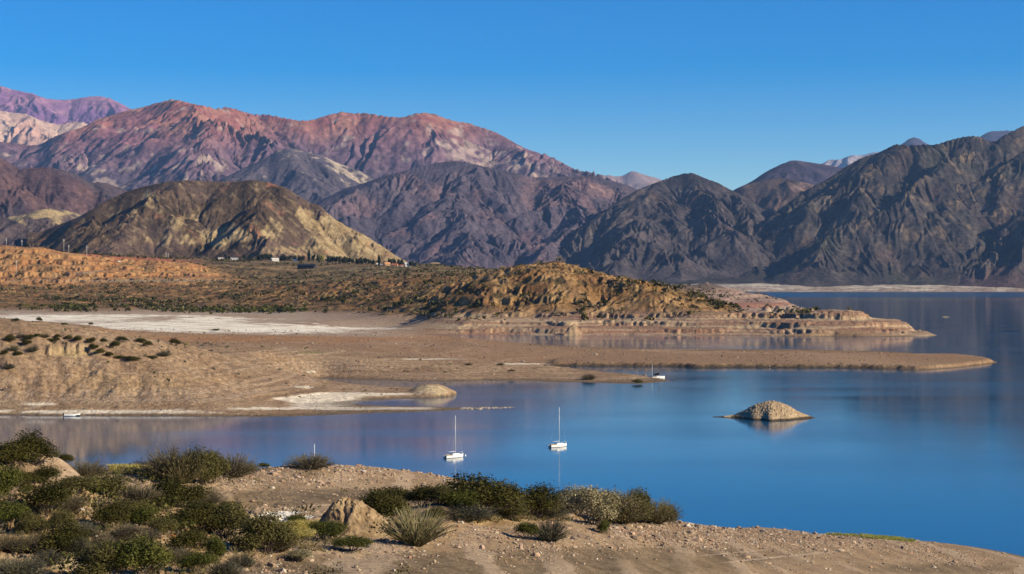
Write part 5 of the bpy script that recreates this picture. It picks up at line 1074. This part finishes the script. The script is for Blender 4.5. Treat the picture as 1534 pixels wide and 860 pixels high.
def sailboat(label, x, y, head, mast_h, dark=False, lean=0.0, L=6.5, motor=True, scl=0.8):
    r = bpy.data.objects.new("sailboat", None); S.collection.objects.link(r); r.location = (x, y, 0); r.rotation_euler = (lean, 0, head); r.scale = (scl,) * 3
    tag(r, label, "sailboat", "sailboats moored on the lake")
    rows = hull_rows(L, 2.35, 0, 0.78)
    mk("hull", hull_mesh(rows, 0.10, lambda s: s), M_gel, r, False)
    mk("waterline_stripe", hull_mesh(rows, -0.3, lambda s: 0.098, 0.004, False), M_boot, r, False)
    c = mk("cabin", [box((0.45, 0, 0.93), (2.5, 1.5, 0.42), 0.84), box((-0.75, 0, 1.0), (0.1, 1.1, 0.5), 0.9)], M_gel, r)
    for s in (-1, 1): mk("window", box((0.55, s * 0.705, 0.94), (1.5, 0.03, 0.15)), M_glass, c)
    mk("cockpit", [box((-1.75, 0, 0.75), (1.7, 1.05, 0.06)), box((-1.75, 0.62, 0.86), (1.8, 0.16, 0.2)), box((-1.75, -0.62, 0.86), (1.8, 0.16, 0.2))], M_teak, r)
    mm = M_dmast if dark else M_alu
    mk("mast", tube((0.5, 0, 1.1), (0.45, 0, mast_h), 0.085, 0.06), mm, r, True)
    mk("boom", tube((0.42, 0, 1.75), (-2.3, 0, 1.72), 0.055, 0.05), mm, r, True)
    mk("rigging", [tube((3.2, 0, 0.95), (0.46, 0, mast_h * 0.97), 0.006, 0.006, 4), tube((-3.1, 0, 0.85), (0.44, 0, mast_h), 0.006, 0.006, 4), tube((0.4, 1.05, 0.75), (0.45, 0, mast_h * 0.9), 0.006, 0.006, 4), tube((0.4, -1.05, 0.75), (0.45, 0, mast_h * 0.9), 0.006, 0.006, 4)], mm, r)
    mk("pulpit", [tube((3.1, 0.12, 0.92), (3.2, 0.1, 1.5), 0.02, 0.02, 5), tube((3.1, -0.12, 0.92), (3.2, -0.1, 1.5), 0.02, 0.02, 5), tube((3.2, 0.1, 1.5), (2.4, 0.55, 1.48), 0.02, 0.02, 5), tube((3.2, -0.1, 1.5), (2.4, -0.55, 1.48), 0.02, 0.02, 5), tube((2.4, 0.55, 0.86), (2.4, 0.55, 1.48), 0.02, 0.02, 5), tube((2.4, -0.55, 0.86), (2.4, -0.55, 1.48), 0.02, 0.02, 5)], M_alu, r)
    mk("rudder", box((-3.36, 0.25, 0.2), (0.22, 0.06, 1.1)), M_gel, r)
    if motor: mk("outboard_motor", [box((-3.42, -0.35, 0.82), (0.3, 0.3, 0.42), 0.8), box((-3.4, -0.35, 0.3), (0.14, 0.12, 0.8))], M_motor, r)
    if dark:
        n, k_ = 18, 10; V = []
        for i in range(n):
            t = i / (n - 1.0); rr = 1.5 * (0.16 + 0.26 * (1 - t) ** 0.8) * (1 + 0.12 * math.sin(i * 1.7))
            for j in range(k_):
                a = j * 2 * math.pi / k_; V.append((0.42 - 2.8 * t, math.cos(a) * rr * 0.6, 1.86 + 0.2 * (1 - t) + math.sin(a) * rr * 1.15))
        i = np.arange(n * k_).reshape(n, k_); j = np.roll(i, -1, 1); q = np.stack([i[:-1].ravel(), j[:-1].ravel(), j[1:].ravel(), i[1:].ravel()], 1)
        mk("sail_cover", (np.array(V), q, None), M_navy, r, True)
    return r
x, y = W(680, 685.5); sailboat("white sailboat with bare mast moored nearest the gravel bank", x, y, math.radians(40), 12.0, lean=math.radians(0.5))
x, y = W(836, 669.5); sailboat("white sailboat with bare mast moored alone in open water beyond the row of shrubs", x, y, math.radians(38), 12.1)
x, y = W(986, 566.6); sailboat("white sailboat with dark mast and dark sail cover half hidden behind the spit tip", x, y, math.radians(18), 11.0, True, L=6.8, scl=0.85)
x, y = W(468.5, 727); sailboat("sailboat hidden behind the stony crest with only its pale mast showing", x, y, math.radians(55), 10.2, lean=math.radians(1.0), motor=False)
def dinghy():
    x, y = W(108, 623.4); r = bpy.data.objects.new("motorboat", None); S.collection.objects.link(r); r.location = (x, y, 0.02); r.rotation_euler = (0, 0, math.radians(12))
    tag(r, "small white open motorboat lying at the pale shore below the bluff", "motorboat")
    rows = hull_rows(4.6, 1.75, 0, 0.62, 0.8)
    h = mk("hull", hull_mesh(rows, 0.0, lambda s: s, 0, False), M_gel, r)
    mk("bottom", hull_mesh(rows, -0.28, lambda s: 0.12 if s < 0.66 else 0.4, 0.006, False), M_boot, r)
    mk("floor", box((-0.2, 0, 0.2), (3.4, 1.1, 0.05)), M_teak, r)
    mk("thwart", [box((-0.9, 0, 0.46), (0.35, 1.35, 0.05)), box((0.5, 0, 0.46), (0.35, 1.3, 0.05))], M_motor, r)
    mk("windscreen", box((0.95, 0, 0.8), (0.06, 1.0, 0.3), 0.85), M_glass, r)
    mk("outboard_motor", [box((-2.5, 0, 0.72), (0.42, 0.36, 0.5), 0.8), box((-2.48, 0, 0.2), (0.16, 0.14, 0.7))], M_motor, r)
dinghy()
def buoy(px, py, s, mat, label):
    x, y = W(px, py); n, m_ = 14, 9; V = []
    for i in range(m_):
        a = -math.pi / 2 + math.pi * i / (m_ - 1)
        for j in range(n): V.append((math.cos(a) * math.cos(j * 2 * math.pi / n) * s, math.cos(a) * math.sin(j * 2 * math.pi / n) * s, math.sin(a) * s * 0.9))
    i = np.arange(n * m_).reshape(m_, n); j = np.roll(i, -1, 1); q = np.stack([i[:-1].ravel(), j[:-1].ravel(), j[1:].ravel(), i[1:].ravel()], 1)
    r = bpy.data.objects.new("buoy", None); S.collection.objects.link(r); r.location = (x, y, 0.05); tag(r, label, "buoy")
    mk("float", (np.array(V), q, None), mat, r, True); mk("ring", tube((0, 0, s * 0.8), (0, 0, s * 1.35), s * 0.18, s * 0.18, 6), M_motor, r)
buoy(685.5, 711, 0.3, M_navy, "small dark mooring buoy between the sailboat and the gravel bank")
buoy(697, 682.5, 0.22, M_gel, "small pale mooring buoy just ahead of the sailboat's bow")
def post(px, pyb, pyt, label):
    Y = 752.0; x = (px - 767) / F * Y; z0 = max(mid.at(px, Y), 0); h = (pyb - pyt) * Y / F
    r = bpy.data.objects.new("marker_pole", None); S.collection.objects.link(r); r.location = (x, Y, z0 - 0.1); tag(r, label, "pole")
    mk("shaft", tube((0, 0, 0), (0, 0, h), 0.07, 0.05), M_gel, r, True); mk("cap", tube((0, 0, h), (0, 0, h + 0.12), 0.09, 0.07), M_gel, r, True)
post(977, 563.5, 544, "thin white pole standing on the tip of the nearer spit beside the half hidden sailboat")

# ------------------------------------------------------------------ power poles, village, trees
M_conc = flat_mat("pale_concrete", (0.5, 0.48, 0.45), 0.8, 0.08, 2)
M_cer = flat_mat("insulator", (0.25, 0.2, 0.18), 0.4, 0.1, 2)
def power_pole(px, pyb, pyt, label):
    x, y, z = mid.pick(px, pyb); h = (pyb - pyt) * y / F
    r = bpy.data.objects.new("power_pole", None); S.collection.objects.link(r); r.location = (x, y, z - 0.4); r.rotation_euler = (0, 0, 0.6); tag(r, label, "power pole", "power poles along the orange bluffs")
    mk("shaft", tube((0, 0, 0), (0, 0, h + 0.4), 0.34, 0.2, 10), M_conc, r, True)
    c = mk("crossarm", [box((0, 0, h - 0.8), (3.2, 0.22, 0.25)), box((0, 0, h - 3.0), (3.8, 0.22, 0.25))], M_conc, r)
    mk("insulator", [tube((s, 0, h - 0.66), (s, 0, h - 0.3), 0.1, 0.08, 6) for s in (-1.5, 1.5)] + [tube((s, 0, h - 2.86), (s, 0, h - 2.5), 0.1, 0.08, 6) for s in (-1.8, 1.8)], M_cer, c)
for px, b, t, lb in [(9.5, 368, 356.5, "pale power pole on the bluff top by the picture edge"), (32.8, 367.5, 356.5, "pale power pole on the bluff top just past the outermost one"), (95.6, 377, 356.8, "tallest pale power pole on the brow of the terraced orange bluff"), (103, 366, 354.5, "thin power pole close behind the tallest one"), (130, 386.5, 367.5, "pale power pole on dark scrub past the end of the terraced bluff"), (24.4, 411.5, 390.5, "pale power pole at the foot of the orange bluff beside the dirt road"), (249, 384.5, 376.5, "short power pole by the dark scrub, first of a close pair"), (252.3, 384.5, 377.5, "short power pole by the dark scrub, second of a close pair")]: power_pole(px, b, t, lb)

M_white = flat_mat("whitewash", (0.56, 0.54, 0.49), 0.8, 0.08, 0.6)
M_och = flat_mat("ochre_plaster", (0.55, 0.36, 0.2), 0.85, 0.1, 0.6)
M_red = flat_mat("red_tile", (0.40, 0.12, 0.065), 0.8, 0.2, 1.5)
M_orange = flat_mat("orange_tile", (0.52, 0.24, 0.11), 0.8, 0.2, 1.5)
M_tin = flat_mat("tin_roof", (0.36, 0.37, 0.38), 0.5, 0.1, 1.0)
M_shed = flat_mat("dark_sheeting", (0.022, 0.024, 0.035), 0.6, 0.3, 0.3)
M_door = flat_mat("dark_wood", (0.07, 0.05, 0.04), 0.7, 0.2, 2)
def house(px, pyb, w, h, rh, wall, roof, label, cat="house", name="house", rot=0.3, depth=0.7, win=2):
    x, y, z = mid.pick(px, pyb); k = y / F; W_, H_, R_ = w * k, h * k, rh * k; D_ = W_ * depth
    r = bpy.data.objects.new(name, None); S.collection.objects.link(r); r.location = (x, y + D_ * 0.4, z - 0.3); r.rotation_euler = (0, 0, rot); tag(r, label, cat)
    wl = mk("wall", box((0, 0, H_ / 2), (W_, D_, H_)), wall, r)
    e = 0.5; a, b = W_ / 2 + e, D_ / 2 + e; th = 0.25
    V = np.array([(-a, -b, H_ + 0.003), (a, -b, H_ + 0.003), (a, b, H_ + 0.003), (-a, b, H_ + 0.003), (-a, 0, H_ + R_), (a, 0, H_ + R_), (-a, -b, H_ + th), (a, -b, H_ + th), (a, b, H_ + th), (-a, b, H_ + th), (-a, 0, H_ + R_ + th), (a, 0, H_ + R_ + th)])
    mk("roof", (V, [(0, 3, 2, 1), (0, 1, 7, 6), (2, 3, 9, 8), (6, 7, 11, 10), (8, 9, 10, 11)], [(0, 6, 10), (0, 10, 9), (0, 9, 3), (1, 11, 7), (1, 8, 11), (1, 2, 8)]), roof, r)
    for i in range(win):
        xx = (i - (win - 1) / 2) * W_ / (win + 0.6) + W_ * 0.1
        mk("window", box((xx, -D_ / 2 - 0.03, H_ * 0.55), (1.3, 0.1, min(1.2, H_ * 0.35))), M_glass, r)
    if win: mk("door", box((-W_ * 0.36, -D_ / 2 - 0.03, min(1.05, H_ * 0.4)), (1.0, 0.1, min(2.1, H_ * 0.8))), M_door, r)
house(331, 389.3, 9, 2.2, 1.2, M_och, M_white, "low pale house at the village end beyond the orange bluffs")
house(350, 389.6, 11, 1.8, 1.6, M_white, M_tin, "low house with pale tin roof, second along the village road")
house(411.5, 391.5, 10.5, 3.6, 1.6, M_white, M_white, "big white shed in front of the dark windbreak trees", "shed", "shed", 0.4, 0.6, 1)
house(442, 391.6, 6, 2, 1.4, M_white, M_tin, "small grey-roofed house by the tall poplar", rot=-0.2)
house(564.8, 397.5, 2.2, 2.4, 1.0, M_white, M_white, "tiny white hut beside the lone poplar", "hut", "hut", 0.1, 1.0, 0)
house(571, 397.6, 3, 1.5, 0.8, M_white, M_tin, "tiny white shed just past the lone poplar", "shed", "shed", 0.2, 0.8, 0)
house(580, 397.8, 8, 2.6, 2.4, M_och, M_orange, "house with a pale orange roof in the hamlet at the hill's tip")
house(591.5, 398.6, 8.5, 2.0, 1.8, M_och, M_red, "red-tiled house in the middle of the hamlet at the hill's tip", rot=-0.1)
house(602, 399.2, 5, 1.8, 1.0, M_white, M_red, "small white house between the red-tiled house and the tall white one", rot=0.2)
house(610, 399.8, 8, 4.6, 2.0, M_white, M_white, "tall white house, last in the hamlet at the hill's tip", rot=0.35)
house(459, 402.8, 27, 5.2, 2.2, M_shed, M_shed, "long dark low shed set into the slope below the windbreak", "shed", "shed", -0.22, 0.25, 0)
def tree_meshes(kind, seed, dark):
    rs = np.random.RandomState(seed); nl = 12
    if kind == 'poplar': C = np.stack([rs.randn(nl) * 0.05, rs.randn(nl) * 0.05, np.linspace(0.18, 0.92, nl)], 1); rad = 0.16 * np.sin(np.linspace(0.5, 2.9, nl)) + 0.03
    else:
        a = rs.rand(nl) * 6.28; r = np.sqrt(rs.rand(nl)) * 0.33; C = np.stack([np.cos(a) * r, np.sin(a) * r, 0.28 + (0.62 - 0.6 * r) * rs.rand(nl)], 1); rad = 0.12 + 0.1 * rs.rand(nl)
    m = 700; k = rs.choice(nl, m); d = rs.randn(m, 3); d /= np.linalg.norm(d, axis=1, keepdims=True)
    cen = C[k] + d * (rad[k] * (0.7 + 0.4 * rs.rand(m)))[:, None]; nr = d + 0.7 * rs.randn(m, 3); nr /= np.linalg.norm(nr, axis=1, keepdims=True)
    P = np.array([(0.014, 0.026, 0.016), (0.026, 0.04, 0.022)] if dark else [(0.22, 0.2, 0.05), (0.34, 0.28, 0.08)]); t = rs.rand(m, 1)
    v, c = leaf_quads(cen, nr, 0.035 + 0.03 * rs.rand(m), rs, P[0] * (1 - t) + P[1] * t, 1.4)
    me = mesh_from("crown", v, np.arange(len(v)).reshape(-1, 4), col=c, smooth=False); me.materials.append(M_leaf)
    tv, tq, tt = tube((0, 0, 0), (0, 0, 0.5), 0.04, 0.02, 7); tm_ = mesh_from("trunk", tv, tq, tt); tm_.materials.append(M_bark); return me, tm_
TP = {'round': [tree_meshes('round', 5 + i, True) for i in range(4)], 'poplar': [tree_meshes('poplar', 15 + i, True) for i in range(2)], 'gold': [tree_meshes('round', 25, False)]}
def tree(px, pyb, w, h, kind, label, group=None, i=0):
    x, y, z = mid.pick(px, pyb); k = y / F; cm, tm_ = TP[kind][i % len(TP[kind])]
    r = bpy.data.objects.new("tree", None); S.collection.objects.link(r); r.location = (x, y, z - 0.3); r.rotation_euler = (0, 0, i * 1.3)
    s = 1.0 if kind != 'poplar' else 2.0
    r.scale = (w * k * 1.1 * s, w * k * 1.1 * s, h * k * 1.3); tag(r, label, "tree", group)
    for nm, me in (("crown", cm), ("trunk", tm_)):
        o = bpy.data.objects.new(nm, me); S.collection.objects.link(o); o.parent = r
WB = "dark green tree in the windbreak row at the foot of the yellow-flanked hill"
for i, (px, b, w, h) in enumerate([(387, 390, 8, 8), (393, 390, 8, 8.5), (399, 390, 9, 9), (405, 390.3, 8, 8), (422, 391, 7, 6), (428, 391, 7, 7), (434, 391, 7, 7.5), (441, 391, 7, 7), (448, 391.4, 7, 7.5), (454, 391.8, 7, 8), (470, 392, 7, 10), (476, 392.3, 7, 8.5), (492, 394, 8, 9), (498, 394.6, 8, 10), (504, 394.8, 8, 9.5), (510, 395, 8, 9.5), (516, 395.2, 8, 9), (522, 395.4, 8, 9.5), (528, 395.6, 6, 7), (535, 395.8, 6, 7.5), (541, 396, 8, 9.5), (547, 396.3, 8, 9), (553, 396.6, 8, 7.5), (559, 397, 7, 7)]): tree(px, b, w, h, 'round', WB, "windbreak trees below the hill", i)
HB = "dark tree standing among the houses of the hamlet at the hill's tip"
for i, (px, b, w, h) in enumerate([(584, 397.2, 7, 9), (590, 397.4, 7, 9), (597, 398, 6, 8), (602, 398.4, 7, 8), (616, 400.2, 7, 8), (621, 400.4, 6, 6)]): tree(px, b, w, h, 'round', HB, "trees of the hamlet", i + 1)
VB = "dark tree between the low houses at the village end nearest the orange bluffs"
for i, (px, b, w, h) in enumerate([(338, 389.8, 6, 7.5), (343, 389.8, 5, 6.5), (366, 389.6, 6, 7), (375, 389.6, 5, 6)]): tree(px, b, w, h, 'round', VB, "trees at the village end", i)
tree(463, 391.8, 5, 14, 'poplar', "tall dark poplar rising above the windbreak row")
tree(568, 397.3, 4.5, 12, 'poplar', "dark poplar beside the tiny white hut", i=1)
tree(482, 393.2, 9, 11, 'gold', "yellow-leaved tree in the gap of the windbreak row")
tree(113, 379, 9, 7, 'round', "dark spreading tree on the brow past the tallest power pole", i=2)
tree(143, 381, 4.5, 6, 'round', "small dark tree alone on the scrub flat behind the poles", i=3)
tree(40, 368, 7, 4.5, 'round', "green tree on the bluff top just past the outermost poles", i=1)
def car():
    x, y, z = mid.pick(178.5, 392.6); r = bpy.data.objects.new("parked_van", None); S.collection.objects.link(r); r.location = (x, y, z + 0.05); r.rotation_euler = (0, 0, 0.5); tag(r, "small white van parked on the dirt road above the orange cutting", "van")
    mk("body", [box((0, 0, 1.25), (4.6, 1.9, 1.6), 0.93), box((2.5, 0, 0.85), (0.9, 1.8, 0.8), 0.9)], M_white, r); mk("windscreen", box((2.22, 0, 1.6), (0.12, 1.5, 0.6)), M_glass, r)
    for sx in (-1.5, 1.8):
        for sy in (-0.9, 0.9): mk("wheel", tube((sx, sy - 0.12, 0.36), (sx, sy + 0.12, 0.36), 0.36, 0.36, 14), M_motor, r)
car()
# loose log by the mound
def log():
    x, y, z = fore.pick(572, 812); r = bpy.data.objects.new("log", None); S.collection.objects.link(r); r.location = (x, y, z + 0.08); r.rotation_euler = (0, 0, 0.15); tag(r, "short dark log lying in front of the clay mound", "log")
    mk("trunk", tube((-0.32, 0, 0), (0.32, 0.05, 0.03), 0.1, 0.075, 9), M_bark, r, True); mk("branch", tube((0.05, 0, 0.03), (0.3, -0.18, 0.18), 0.035, 0.02, 6), M_bark, r, True)
log()

# ------------------------------------------------------------------ the air
m = bpy.data.materials.new("air"); m.use_nodes = True; n = m.node_tree; n.nodes.clear()
pv = n.nodes.new("ShaderNodeVolumePrincipled"); pv.inputs["Color"].default_value = (0.3, 0.55, 1.0, 1); pv.inputs["Density"].default_value = 1.25e-5; pv.inputs["Anisotropy"].default_value = 0.0
out = n.nodes.new("ShaderNodeOutputMaterial"); n.links.new(pv.outputs[0], out.inputs["Volume"])
hz_o = mk("haze", box((0, 15900, 1640), (34000, 33000, 3320)), m, None); hz_o.data.update()
tag(hz_o, "thin blue haze filling the valley air", "haze", kind="stuff")
